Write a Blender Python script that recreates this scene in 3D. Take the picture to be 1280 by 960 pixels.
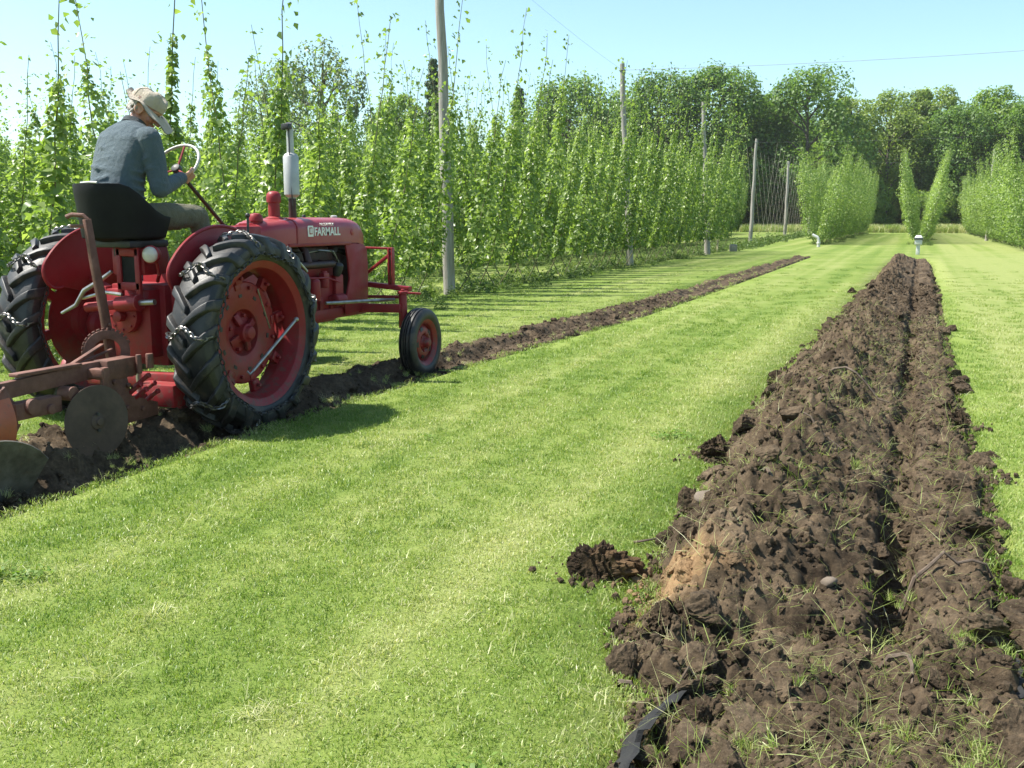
import bpy, bmesh, math, random
import numpy as np
from mathutils import Vector, Matrix, Euler

R = math.radians
S = bpy.context.scene
COL = S.collection
for o in list(bpy.data.objects):
    bpy.data.objects.remove(o)

# ------------------------------------------------------------------ camera
cam = bpy.data.cameras.new('camera')
cam.sensor_fit = 'HORIZONTAL'
cam.sensor_width = 36.0
cam.lens = 34.875
cam.clip_start = 0.05
cam.clip_end = 6000
camo = bpy.data.objects.new('camera', cam)
COL.objects.link(camo)
camo.location = (0, 0, 1.5)
camo.rotation_euler = (R(90 - 9.43), 0, R(22.08))
S.camera = camo

# ------------------------------------------------------------------ sky, sun, exposure
SUN_DIR = Vector((-0.95, -0.316, 0)).normalized()      # horizontal direction towards the sun
SUN_EL = R(57.0)
W = bpy.data.worlds.new('World')
S.world = W
W.use_nodes = True
nt = W.node_tree
bg = nt.nodes['Background']
sky = nt.nodes.new('ShaderNodeTexSky')
sky.sky_type = 'NISHITA'
sky.sun_disc = False
sky.sun_elevation = SUN_EL
sky.sun_rotation = math.atan2(SUN_DIR.x, SUN_DIR.y) % (2 * math.pi)
sky.air_density = 1.0
sky.dust_density = 1.2
sky.ozone_density = 0.6
tint = nt.nodes.new('ShaderNodeMix'); tint.data_type = 'RGBA'; tint.blend_type = 'MULTIPLY'
tint.inputs[0].default_value = 1.0
tint.inputs[7].default_value = (0.90, 1.06, 1.04, 1)
nt.links.new(sky.outputs[0], tint.inputs[6])
nt.links.new(tint.outputs[2], bg.inputs[0])
bg.inputs[1].default_value = 0.098
sl = bpy.data.lights.new('sun', 'SUN')
sl.energy = 4.8
sl.angle = R(0.53)
sl.color = (1.0, 0.955, 0.87)
so = bpy.data.objects.new('sun', sl)
COL.objects.link(so)
sd = Vector((SUN_DIR.x * math.cos(SUN_EL), SUN_DIR.y * math.cos(SUN_EL), math.sin(SUN_EL)))
so.rotation_euler = sd.to_track_quat('Z', 'Y').to_euler()
so.location = sd * 60
S.view_settings.view_transform = 'Standard'
S.view_settings.look = 'None'
S.view_settings.gamma = 1
S.view_settings.use_curve_mapping = False
S.view_settings.exposure = 1.24
S.render.engine = 'CYCLES'
S.cycles.max_bounces = 6
S.cycles.diffuse_bounces = 3
S.cycles.transmission_bounces = 3
S.cycles.transparent_max_bounces = 6

rng = np.random.default_rng(7)
random.seed(7)

# ------------------------------------------------------------------ helpers: noise
def _hash(ix, iy, seed):
    h = (ix.astype(np.int64) * 374761393 + iy.astype(np.int64) * 668265263 + seed * 974634777) & 0x7fffffff
    h = ((h ^ (h >> 13)) * 1274126177) & 0x7fffffff
    return ((h ^ (h >> 16)) & 0xffff) / 65535.0

def vnoise(x, y, seed=0):
    x = np.asarray(x, float); y = np.asarray(y, float)
    ix = np.floor(x); iy = np.floor(y)
    fx = x - ix; fy = y - iy
    fx = fx * fx * (3 - 2 * fx); fy = fy * fy * (3 - 2 * fy)
    a = _hash(ix, iy, seed); b = _hash(ix + 1, iy, seed)
    c = _hash(ix, iy + 1, seed); d = _hash(ix + 1, iy + 1, seed)
    return (a * (1 - fx) + b * fx) * (1 - fy) + (c * (1 - fx) + d * fx) * fy * 1.0

def fbm(x, y, seed=0, octv=4, gain=0.5):
    s = 0; amp = 1; tot = 0
    for k in range(octv):
        s = s + amp * (vnoise(x, y, seed + k * 17) * 2 - 1); tot += amp
        amp *= gain; x = x * 2.03 + 13.7; y = y * 2.03 + 5.1
    return s / tot

def cells(x, y, seed=0):
    """distance to the nearest jittered cell point and that cell's random value"""
    ix = np.floor(x); iy = np.floor(y)
    best = np.full(np.shape(x), 9.0); val = np.zeros(np.shape(x))
    for dx in (-1, 0, 1):
        for dy in (-1, 0, 1):
            cx = ix + dx; cy = iy + dy
            px = cx + _hash(cx, cy, seed); py = cy + _hash(cx, cy, seed + 5)
            d = np.hypot(x - px, y - py)
            m = d < best
            best = np.where(m, d, best)
            val = np.where(m, _hash(cx, cy, seed + 9), val)
    return best, val

def sstep(a, b, x):
    t = np.clip((np.asarray(x, float) - a) / (b - a), 0, 1)
    return t * t * (3 - 2 * t)

# ------------------------------------------------------------------ helpers: objects
def tag(o, label=None, cat=None, group=None, kind=None):
    if label: o['label'] = label
    if cat: o['category'] = cat
    if group: o['group'] = group
    if kind: o['kind'] = kind
    return o

def empty(name, loc, label=None, cat=None, group=None):
    o = bpy.data.objects.new(name, None)
    COL.objects.link(o)
    o.location = loc
    o.empty_display_size = 0.1
    return tag(o, label, cat, group)

WORLD = {}                       # world origin of every built object
def org(o):
    return WORLD.get(o.name, Vector(o.location)) if o is not None else Vector((0, 0, 0))

def fast_mesh(name, V, F, smooth=False):
    """V: (N,3) array, F: (M,k) array of equal-sized faces"""
    V = np.asarray(V, np.float32); F = np.asarray(F, np.int32)
    me = bpy.data.meshes.new(name)
    k = F.shape[1]
    me.vertices.add(len(V)); me.vertices.foreach_set('co', V.ravel())
    me.loops.add(F.size); me.loops.foreach_set('vertex_index', F.ravel())
    me.polygons.add(len(F))
    me.polygons.foreach_set('loop_start', np.arange(0, F.size, k, dtype=np.int32))
    if smooth:
        me.polygons.foreach_set('use_smooth', np.ones(len(F), bool))
    me.update(calc_edges=True)
    return me

def attr(me, name, vals, domain='POINT', typ='FLOAT'):
    a = me.attributes.new(name, typ, domain)
    a.data.foreach_set('value' if typ in ('FLOAT', 'INT') else 'vector', np.asarray(vals).ravel())

def link(name, me, parent=None, loc=(0, 0, 0)):
    o = bpy.data.objects.new(name, me)
    COL.objects.link(o)
    o.parent = parent
    o.location = loc
    return o

def frame(d, up=Vector((0, 0, 1))):
    d = Vector(d).normalized()
    if abs(d.dot(up)) > 0.98:
        up = Vector((0, 1, 0))
    s = d.cross(up).normalized()
    return d, s, s.cross(d).normalized()

class MB:
    """collects shapes in world coordinates and links them as one mesh object"""
    def __init__(self):
        self.v = []; self.f = []
    def add(self, vs, fs):
        n = len(self.v)
        self.v += [tuple(p) for p in vs]
        self.f += [tuple(i + n for i in f) for f in fs]
        return self
    def box(self, c, s, rot=None, taper=1.0):
        c = Vector(c); hx, hy, hz = s[0] / 2, s[1] / 2, s[2] / 2
        P = [Vector((x * (taper if z > 0 else 1), y * (taper if z > 0 else 1), z)) for z in (-hz, hz) for x, y in ((-hx, -hy), (hx, -hy), (hx, hy), (-hx, hy))]
        if rot is not None:
            M = Euler(rot).to_matrix(); P = [M @ p for p in P]
        return self.add([c + p for p in P], [(0, 3, 2, 1), (4, 5, 6, 7), (0, 1, 5, 4), (1, 2, 6, 5), (2, 3, 7, 6), (3, 0, 4, 7)])
    def beam(self, p0, p1, w, h, up=(0, 0, 1), w1=None, h1=None):
        p0 = Vector(p0); p1 = Vector(p1)
        d, s, u = frame(p1 - p0, Vector(up))
        w1 = w if w1 is None else w1; h1 = h if h1 is None else h1
        vs = []
        for p, a, b in ((p0, w, h), (p1, w1, h1)):
            vs += [p - s * a / 2 - u * b / 2, p + s * a / 2 - u * b / 2, p + s * a / 2 + u * b / 2, p - s * a / 2 + u * b / 2]
        return self.add(vs, [(0, 3, 2, 1), (4, 5, 6, 7), (0, 1, 5, 4), (1, 2, 6, 5), (2, 3, 7, 6), (3, 0, 4, 7)])
    def ring_loft(self, rings, cap=True, closed=False):
        n = len(rings[0]); vs = [p for r in rings for p in r]; fs = []
        m = len(rings)
        for i in range(m if closed else m - 1):
            j = (i + 1) % m
            for k in range(n):
                l = (k + 1) % n
                fs.append((i * n + k, i * n + l, j * n + l, j * n + k))
        if cap and not closed:
            fs.append(tuple(range(n - 1, -1, -1))); fs.append(tuple((m - 1) * n + k for k in range(n)))
        return self.add(vs, fs)
    def tube(self, pts, r, n=10, cap=True, closed=False):
        pts = [Vector(p) for p in pts]; m = len(pts)
        rr = list(r) if hasattr(r, '__len__') else [r] * m
        rings = []; prev = None
        for i, p in enumerate(pts):
            a = pts[(i - 1) % m] if (closed or i > 0) else p
            b = pts[(i + 1) % m] if (closed or i < m - 1) else p
            d = (b - a).normalized()
            if prev is None:
                _, s, u = frame(d)
            else:
                s = (prev - d * prev.dot(d)).normalized(); u = s.cross(d)
            prev = s
            rings.append([p + (s * math.cos(2 * math.pi * k / n) + u * math.sin(2 * math.pi * k / n)) * rr[i] for k in range(n)])
        return self.ring_loft(rings, cap, closed)
    def lathe(self, prof, o, ax=(1, 0, 0), n=32, closed=False):
        """prof: list of (radius, distance along axis)"""
        o = Vector(o); d, s, u = frame(ax)
        rings = [[o + d * a + (s * math.cos(2 * math.pi * k / n) + u * math.sin(2 * math.pi * k / n)) * max(r, 1e-4) for k in range(n)] for r, a in prof]
        return self.ring_loft(rings, not closed, closed)
    def cyl(self, p0, p1, r, n=14, r1=None):
        return self.tube([p0, p1], [r, r if r1 is None else r1], n)
    def ball(self, c, r, n=12, m=8):
        c = Vector(c); r = Vector(r) if hasattr(r, '__len__') else Vector((r, r, r))
        rings = []
        for i in range(1, m):
            t = math.pi * i / m
            rings.append([c + Vector((r.x * math.sin(t) * math.cos(2 * math.pi * k / n), r.y * math.sin(t) * math.sin(2 * math.pi * k / n), -r.z * math.cos(t))) for k in range(n)])
        vs = [p for q in rings for p in q] + [c - Vector((0, 0, r.z)), c + Vector((0, 0, r.z))]
        fs = []
        for i in range(m - 2):
            for k in range(n):
                l = (k + 1) % n
                fs.append((i * n + k, i * n + l, (i + 1) * n + l, (i + 1) * n + k))
        N = (m - 1) * n
        for k in range(n):
            l = (k + 1) % n
            fs.append((N, l, k)); fs.append((N + 1, (m - 2) * n + k, (m - 2) * n + l))
        return self.add(vs, fs)
    def prism(self, out, o, e1, e2, t):
        """outline (a,b) in the plane o + a*e1 + b*e2, thickness t along e1 x e2, centred"""
        o = Vector(o); e1 = Vector(e1); e2 = Vector(e2); nrm = e1.cross(e2).normalized()
        n = len(out)
        vs = [o + e1 * a + e2 * b - nrm * t / 2 for a, b in out] + [o + e1 * a + e2 * b + nrm * t / 2 for a, b in out]
        fs = [tuple(range(n - 1, -1, -1)), tuple(range(n, 2 * n))] + [(k, (k + 1) % n, n + (k + 1) % n, n + k) for k in range(n)]
        return self.add(vs, fs)
    def bolt(self, c, d, r=0.012, h=0.012):
        c = Vector(c); d = Vector(d).normalized()
        return self.tube([c, c + d * h], r, 6)
    def mesh(self, name, o=(0, 0, 0), bevel=0.0, smooth=35, seg=2):
        o = Vector(o)
        me = bpy.data.meshes.new(name)
        me.from_pydata([tuple(Vector(p) - o) for p in self.v], [], self.f)
        bm = bmesh.new(); bm.from_mesh(me)
        bmesh.ops.recalc_face_normals(bm, faces=bm.faces)
        if bevel > 0:
            es = [e for e in bm.edges if len(e.link_faces) == 2 and e.calc_face_angle(0) > R(28)]
            bmesh.ops.bevel(bm, geom=es, offset=bevel, segments=seg, profile=0.5, affect='EDGES', clamp_overlap=True)
        bm.to_mesh(me); bm.free()
        if smooth:
            me.polygons.foreach_set('use_smooth', np.ones(len(me.polygons), bool))
            me.set_sharp_from_angle(angle=R(smooth))
        return me
    def build(self, name, m, parent=None, o=None, bevel=0.0, smooth=35, seg=2):
        po = org(parent)
        o = Vector(o) if o is not None else po
        me = self.mesh(name, o, bevel, smooth, seg)
        me.materials.append(m)
        ob = link(name, me, parent, o - po)
        WORLD[ob.name] = o
        return ob

def copy_tree(o, parent=None):
    c = o.copy(); COL.objects.link(c)
    c.parent = parent
    for ch in o.children:
        copy_tree(ch, c)
    return c

def organic(name, shapes, m, parent, voxel=0.012, it=4, fac=0.5):
    """one continuous surface grown over overlapping shapes"""
    me = shapes.mesh(name + '_source', org(parent), 0, 0)
    t = bpy.data.objects.new('source', me); COL.objects.link(t)
    md = t.modifiers.new('r', 'REMESH'); md.mode = 'VOXEL'; md.voxel_size = voxel
    md2 = t.modifiers.new('s', 'SMOOTH'); md2.iterations = it; md2.factor = fac
    dg = bpy.context.evaluated_depsgraph_get()
    out = bpy.data.meshes.new_from_object(t.evaluated_get(dg))
    bpy.data.objects.remove(t)
    out.name = name
    out.polygons.foreach_set('use_smooth', np.ones(len(out.polygons), bool))
    out.materials.clear(); out.materials.append(m)
    ob = link(name, out, parent)
    WORLD[ob.name] = org(parent)
    return ob

# ------------------------------------------------------------------ helpers: materials
def newmat(name):
    m = bpy.data.materials.new(name); m.use_nodes = True
    t = m.node_tree
    return m, t, t.nodes['Principled BSDF']

def N(t, typ, **kw):
    n = t.nodes.new(typ)
    for k, v in kw.items():
        setattr(n, k, v)
    return n

def noise(t, scale, detail=4, rough=0.55, vec=None):
    n = N(t, 'ShaderNodeTexNoise')
    n.inputs['Scale'].default_value = scale; n.inputs['Detail'].default_value = detail; n.inputs['Roughness'].default_value = rough
    if vec is not None: t.links.new(vec, n.inputs['Vector'])
    return n.outputs['Fac']

def ramp(t, fac, stops):
    n = N(t, 'ShaderNodeValToRGB')
    e = n.color_ramp.elements
    while len(e) < len(stops): e.new(0.5)
    for k, (p, c) in enumerate(stops):
        e[k].position = p; e[k].color = (*c, 1) if len(c) == 3 else c
    t.links.new(fac, n.inputs[0])
    return n.outputs[0]

def mixc(t, fac, a, b, mode='MIX'):
    n = N(t, 'ShaderNodeMix', data_type='RGBA', blend_type=mode)
    for sock, v in ((n.inputs[0], fac), (n.inputs[6], a), (n.inputs[7], b)):
        if isinstance(v, (int, float)): sock.default_value = v
        elif isinstance(v, tuple): sock.default_value = (*v, 1) if len(v) == 3 else v
        else: t.links.new(v, sock)
    return n.outputs[2]

def maths(t, op, a, b=None):
    n = N(t, 'ShaderNodeMath', operation=op)
    for s, v in ((n.inputs[0], a), (n.inputs[1], b)):
        if v is None: continue
        if isinstance(v, (int, float)): s.default_value = v
        else: t.links.new(v, s)
    return n.outputs[0]

def bump(t, h, strength=0.3, dist=0.01, to=None):
    n = N(t, 'ShaderNodeBump')
    n.inputs['Strength'].default_value = strength; n.inputs['Distance'].default_value = dist
    t.links.new(h, n.inputs['Height'])
    if to is not None: t.links.new(n.outputs[0], to.inputs['Normal'])
    return n.outputs[0]

def objco(t):
    return N(t, 'ShaderNodeTexCoord').outputs['Object']

def wpos(t):
    return N(t, 'ShaderNodeNewGeometry').outputs['Position']

def simple(name, c1, c2=None, scale=8.0, rough=0.5, metal=0.0, bmp=0.0, bscale=60, r2=None, spec=0.5, coat=0.0, c3=None):
    """paint, metal, rubber or cloth: two tones mixed by noise, optional wear tone c3, fine relief"""
    m, t, p = newmat(name)
    co = objco(t)
    f = noise(t, scale, 6, 0.6, co)
    stops = [(0.35, c1), (0.65, c2 or c1)]
    c = ramp(t, f, stops)
    if c3:
        g = noise(t, scale * 3.1, 8, 0.7, co)
        k = ramp(t, g, [(0.56, (0, 0, 0)), (0.68, (1, 1, 1))])
        c = mixc(t, k, c, c3)
    t.links.new(c, p.inputs['Base Color'])
    if r2 is not None:
        rr = N(t, 'ShaderNodeMapRange'); t.links.new(noise(t, scale * 2, 5, 0.6, co), rr.inputs[0])
        rr.inputs[1].default_value = 0.3; rr.inputs[2].default_value = 0.7
        rr.inputs[3].default_value = rough; rr.inputs[4].default_value = r2
        t.links.new(rr.outputs[0], p.inputs['Roughness'])
    else:
        p.inputs['Roughness'].default_value = rough
    p.inputs['Metallic'].default_value = metal
    p.inputs['Specular IOR Level'].default_value = spec
    p.inputs['Coat Weight'].default_value = coat
    if bmp: bump(t, noise(t, bscale, 5, 0.6, co), bmp, 0.01, p)
    return m

def foliage(name, dark, mid, light, trans=0.35, rough=0.45, big=0.0, transcol=None):
    """leaf material: tone by a per-leaf attribute, light coming through the blade"""
    m, t, p = newmat(name)
    a = N(t, 'ShaderNodeAttribute', attribute_name='tone')
    f = a.outputs['Fac']
    if big:
        f = maths(t, 'ADD', f, maths(t, 'MULTIPLY', maths(t, 'SUBTRACT', noise(t, big, 2, 0.5, wpos(t)), 0.5), 0.9))
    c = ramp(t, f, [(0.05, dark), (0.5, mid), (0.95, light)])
    t.links.new(c, p.inputs['Base Color'])
    p.inputs['Roughness'].default_value = rough
    p.inputs['Specular IOR Level'].default_value = 0.35
    tr = N(t, 'ShaderNodeBsdfTranslucent')
    t.links.new(mixc(t, 1.0, c, transcol or (1.5, 1.6, 0.7), 'MULTIPLY'), tr.inputs[0])
    mx = N(t, 'ShaderNodeMixShader'); mx.inputs[0].default_value = trans
    t.links.new(p.outputs[0], mx.inputs[1]); t.links.new(tr.outputs[0], mx.inputs[2])
    t.links.new(mx.outputs[0], t.nodes['Material Output'].inputs['Surface'])
    return m

def scatter(name, pts, rot, scl, idx, variants, label=None, kind='stuff'):
    """one stuff object: instances of a few variants on points"""
    me = bpy.data.meshes.new(name)
    pts = np.asarray(pts, np.float32)
    me.vertices.add(len(pts)); me.vertices.foreach_set('co', pts.ravel())
    attr(me, 'rot', np.asarray(rot, np.float32), 'POINT', 'FLOAT_VECTOR')
    attr(me, 'scl', np.asarray(scl, np.float32))
    attr(me, 'idx', np.asarray(idx, np.int32), 'POINT', 'INT')
    o = link(name, me)
    c = bpy.data.collections.new(name + '_variants')
    for v in variants: c.objects.link(v)
    g = bpy.data.node_groups.new(name, 'GeometryNodeTree')
    g.interface.new_socket('Geometry', in_out='INPUT', socket_type='NodeSocketGeometry')
    g.interface.new_socket('Geometry', in_out='OUTPUT', socket_type='NodeSocketGeometry')
    gi = g.nodes.new('NodeGroupInput'); go = g.nodes.new('NodeGroupOutput')
    ip = g.nodes.new('GeometryNodeInstanceOnPoints')
    ci = g.nodes.new('GeometryNodeCollectionInfo')
    ci.inputs['Collection'].default_value = c
    ci.inputs['Separate Children'].default_value = True
    ci.inputs['Reset Children'].default_value = True
    g.links.new(gi.outputs[0], ip.inputs['Points'])
    g.links.new(ci.outputs[0], ip.inputs['Instance'])
    ip.inputs['Pick Instance'].default_value = True
    for nm, typ, sock in (('idx', 'INT', 'Instance Index'), ('rot', 'FLOAT_VECTOR', 'Rotation'), ('scl', 'FLOAT', 'Scale')):
        na = g.nodes.new('GeometryNodeInputNamedAttribute'); na.data_type = typ
        na.inputs['Name'].default_value = nm
        g.links.new(na.outputs[0], ip.inputs[sock])
    g.links.new(ip.outputs[0], go.inputs[0])
    md = o.modifiers.new('scatter', 'NODES'); md.node_group = g
    tag(o, label, None, None, kind)
    return o

def loose(name, me):
    return bpy.data.objects.new(name, me)        # a variant: not linked to the scene

def leaf_quads(P, Nrm, size, aspect=0.8, fold=0.25, droop=None, rg=None):
    """folded kite leaves at P facing Nrm; returns verts and tri faces and leaf index per vert"""
    rg = rg or rng
    n = len(P)
    Nrm = Nrm / np.maximum(np.linalg.norm(Nrm, axis=1, keepdims=True), 1e-6)
    t = rg.normal(size=(n, 3))
    if droop is not None: t = t * 0.55 + np.array([0, 0, -droop])
    t -= Nrm * np.sum(t * Nrm, axis=1, keepdims=True)
    t /= np.maximum(np.linalg.norm(t, axis=1, keepdims=True), 1e-6)
    b = np.cross(Nrm, t)
    s = np.asarray(size).reshape(-1, 1) * np.ones((n, 1))
    V = np.empty((n, 4, 3))
    V[:, 0] = P - t * s * 0.45
    V[:, 1] = P + b * s * 0.5 * aspect + Nrm * s * fold - t * s * 0.1
    V[:, 2] = P + t * s * 0.6
    V[:, 3] = P - b * s * 0.5 * aspect + Nrm * s * fold - t * s * 0.1
    base = np.arange(n)[:, None] * 4
    F = np.concatenate([base + np.array([[0, 2, 1]]), base + np.array([[0, 3, 2]])], axis=1).reshape(-1, 3)
    return V.reshape(-1, 3), F
# ------------------------------------------------------------------ the two strips of ploughed soil: edges and relief
def edgeR(y):                                            # new strip in front of the camera: left and right edge
    l = np.interp(y, [0, 2.4, 2.9, 3.4, 4.2, 5.6, 7.2, 9.3, 14, 21, 33, 41], [-0.62, -0.66, -0.70, -0.93, -1.00, -1.06, -1.12, -1.18, -1.1, -0.98, -0.86, -0.7])
    r = np.interp(y, [0, 3.4, 6, 9.9, 20, 36, 41], [0.42, 0.40, 0.42, 0.38, 0.40, 0.44, 0.3])
    return l, r

def edgeL(y):                                            # strip under the tractor
    l = np.interp(y, [0, 3.6, 5.2, 6.5, 8, 9.7, 11, 15, 18, 30, 45], [-5.9, -5.7, -5.5, -5.35, -5.25, -5.05, -4.95, -4.72, -4.62, -4.6, -4.5])
    r = np.interp(y, [0, 3.6, 5.2, 6.8, 8, 9.7, 15, 20, 30, 45], [-4.28, -4.30, -4.36, -4.36, -4.34, -4.27, -3.98, -3.95, -3.98, -4.05])
    return l, r

def chunks(x, y, sc, seed):
    """broken lumps: each cell is a tilted facet with its own height, cut off at its border"""
    X = x * sc; Y = y * sc
    ix = np.floor(X); iy = np.floor(Y)
    best = np.full(np.shape(X), -9.0)
    for dx in (-1, 0, 1):
        for dy in (-1, 0, 1):
            cx = ix + dx; cy = iy + dy
            px = X - (cx + _hash(cx, cy, seed)); py = Y - (cy + _hash(cx, cy, seed + 5))
            a = _hash(cx, cy, seed + 11) * 6.2832; e = 0.7 + 0.6 * _hash(cx, cy, seed + 13)
            qx = (px * np.cos(a) + py * np.sin(a)) * e; qy = (-px * np.sin(a) + py * np.cos(a)) / e
            h = 0.15 + 0.95 * _hash(cx, cy, seed + 9) + 0.75 * qx * (_hash(cx, cy, seed + 15) - 0.3) - 1.25 * np.maximum(np.abs(qx), np.abs(qy)) ** 1.6
            best = np.maximum(best, h)
    return best

def clod_relief(x, y, fine):
    """lumps of several sizes and crumbs between them"""
    wx = x + 0.05 * fbm(x * 7, y * 7, 3); wy = y + 0.05 * fbm(x * 7, y * 7, 4)
    z = 0.085 * chunks(wx, wy, 6.0, 3) * (0.4 + 0.9 * vnoise(x * 1.7, y * 1.7, 77))
    z = z + 0.055 * chunks(wx, wy, 13.0, 11) * (0.2 + 1.1 * vnoise(x * 3.1, y * 3.1, 78))
    z = z + 0.028 * chunks(wx, wy, 29.0, 23)
    if fine:
        z = z + 0.012 * chunks(x, y, 63.0, 31) + 0.004 * fbm(x * 95, y * 95, 9, 2)
    r_ = 1 - np.abs(fbm(x * 3.3, y * 3.3, 15, 4))
    return z + 0.045 * fbm(x * 2.3, y * 2.3, 5) + 0.035 * (r_ - 0.8) + 0.022 * fbm(x * 10, y * 10, 8)

def soilR(x, y):
    l, r = edgeR(y)
    l = l + 0.10 * fbm(y * 2.2, y * 0 + 3, 41) + 0.05 * fbm(y * 8, y * 0 + 9, 43)
    r = r + 0.05 * fbm(y * 2.0, y * 0 + 7, 42) + 0.03 * fbm(y * 9, y * 0 + 1, 44)
    wall = 0.05 + 0.025 * fbm(y * 3.0, y * 0 + 2, 45) + 0.015 * fbm(y * 11, y * 0 + 5, 46)
    pk = -0.62 + 0.16 * fbm(y * 1.1, y * 0 + 4, 47)
    hp = 0.25 + 0.12 * fbm(y * 1.4, y * 0 + 8, 48)
    ramp_ = sstep(3.1, 4.3, y) * (1 - 0.75 * sstep(38.5, 41.5, y))
    mess = 1 - ramp_
    # cross profile: broad heaped bank, sloping down to a narrow trench beside the cut wall
    u = np.clip((x - l) / np.maximum(pk - l, 0.05), 0, 1)
    zl = -0.05 + (hp + 0.05) * u ** 0.8
    xs = wall - 0.17 + 0.05 * fbm(y * 2.6, y * 0 + 6, 49)          # lip of the trench
    v = np.clip((x - pk) / np.maximum(xs - pk, 0.1), 0, 1)
    zlip = 0.05 + 0.05 * fbm(y * 1.9, y * 0 + 3, 50)
    zr = hp + (zlip - hp) * (0.5 * v + 0.5 * sstep(0.1, 1.0, v))
    open_ = np.clip(0.80 + 0.8 * fbm(y * 1.3, y * 0 + 12, 52) + 0.5 * fbm(y * 6, y * 0 + 2, 53), 0.25, 1.0) * (1 - 0.30 * sstep(12, 24, y))
    zr = zr + (-0.17 - zlip) * open_ * sstep(0.0, 0.09, x - xs)
    ztr = np.full(np.shape(x), -0.15)
    zs = 0.035 + 0.0 * x
    k = sstep(0, 0.035, x - wall)
    ridge = np.where(x < pk, zl, zr) * (1 - k) + k * zs
    flat = 0.03 + 0.05 * fbm(x * 3, y * 3, 51) - 0.02
    z = ridge * ramp_ + flat * mess
    # away from the edges the sheet dives under the turf
    inside = np.minimum(sstep(-0.06, 0.10, x - l), sstep(-0.05, 0.08, r - x))
    amp = (0.75 + 0.75 * sstep(0.1, -0.3, np.abs(x - pk) - 0.35))
    wallmask = 1 - 0.75 * np.exp(-((x - wall - 0.03) / 0.06) ** 2) * ramp_
    z = z + (clod_relief(x, y, True) - 0.055) * amp * wallmask
    end = sstep(41.8, 41.0, y) * sstep(1.2, 1.5, y)
    z = z * inside * end - 0.09 * (1 - inside * end)
    # dark holes where the slice has broken away
    for hx, hy, rx, ry, dz in ((0.0, 4.42, 0.05, 0.10, 0.14), (0.02, 4.02, 0.05, 0.07, 0.13), (-0.52, 4.25, 0.06, 0.16, 0.1), (-0.28, 2.82, 0.09, 0.08, 0.09), (0.12, 2.75, 0.07, 0.05, 0.07)):
        z = z - dz * np.exp(-((x - hx) / rx) ** 2 - ((y - hy) / ry) ** 2)
    return z, inside * end

def soilL(x, y):
    l, r = edgeL(y)
    l = l + 0.24 * fbm(y * 1.1, y * 0 + 3, 61) + 0.12 * fbm(y * 5, y * 0 + 9, 63)
    r = r + 0.08 * fbm(y * 1.6, y * 0 + 7, 62) + 0.06 * fbm(y * 7, y * 0 + 1, 64)
    near = sstep(5.6, 4.6, y)
    far = sstep(8, 12, y)
    tr = r - 0.22                                        # trench the right-hand wheels run in
    z = 0.05 - 0.15 * np.exp(-((x - tr) / 0.20) ** 4) * (1 - 0.55 * far)
    z = z + 0.02 * np.exp(-((x - (l + r) / 2 + 0.12) / 0.16) ** 2)
    z = z + near * (-0.02 + 0.10 * np.exp(-((x + 5.0) / 0.3) ** 2))
    inside = np.minimum(sstep(-0.05, 0.12, x - l), sstep(-0.04, 0.07, r - x)) * sstep(43.5, 42.5, y) * sstep(1.2, 1.6, y)
    z = z + (clod_relief(x + 20, y, True) - 0.05) * (0.45 + 0.55 * sstep(7.5, 5.5, y))
    return z * inside - 0.08 * (1 - inside), inside

def strip_mesh(name, edge, fn, y0, y1, k, nx, m):
    ys = [y0]
    while ys[-1] < y1: ys.append(ys[-1] + max(0.0095, k * ys[-1]))
    ys = np.array(ys)
    l, r = edge(ys)
    t = np.linspace(0, 1, nx)
    X = (l - 0.28)[:, None] * (1 - t) + (r + 0.25)[:, None] * t
    Y = ys[:, None] + 0 * X
    Z, ins = fn(X, Y)
    n0, n1 = X.shape
    # push vertices sideways a little so that lumps overhang
    nx_ = fbm(X * 18, Y * 18, 71) * 0.012; ny_ = fbm(X * 18, Y * 18, 73) * 0.012
    V = np.stack([X + nx_ * ins, Y + ny_ * ins, Z], -1).reshape(-1, 3)
    i = np.arange(n0 * n1).reshape(n0, n1)
    F = np.stack([i[:-1, :-1], i[:-1, 1:], i[1:, 1:], i[1:, :-1]], -1).reshape(-1, 4)
    me = fast_mesh(name, V, F, False)
    me.materials.append(m)
    return link(name, me), V

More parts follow.
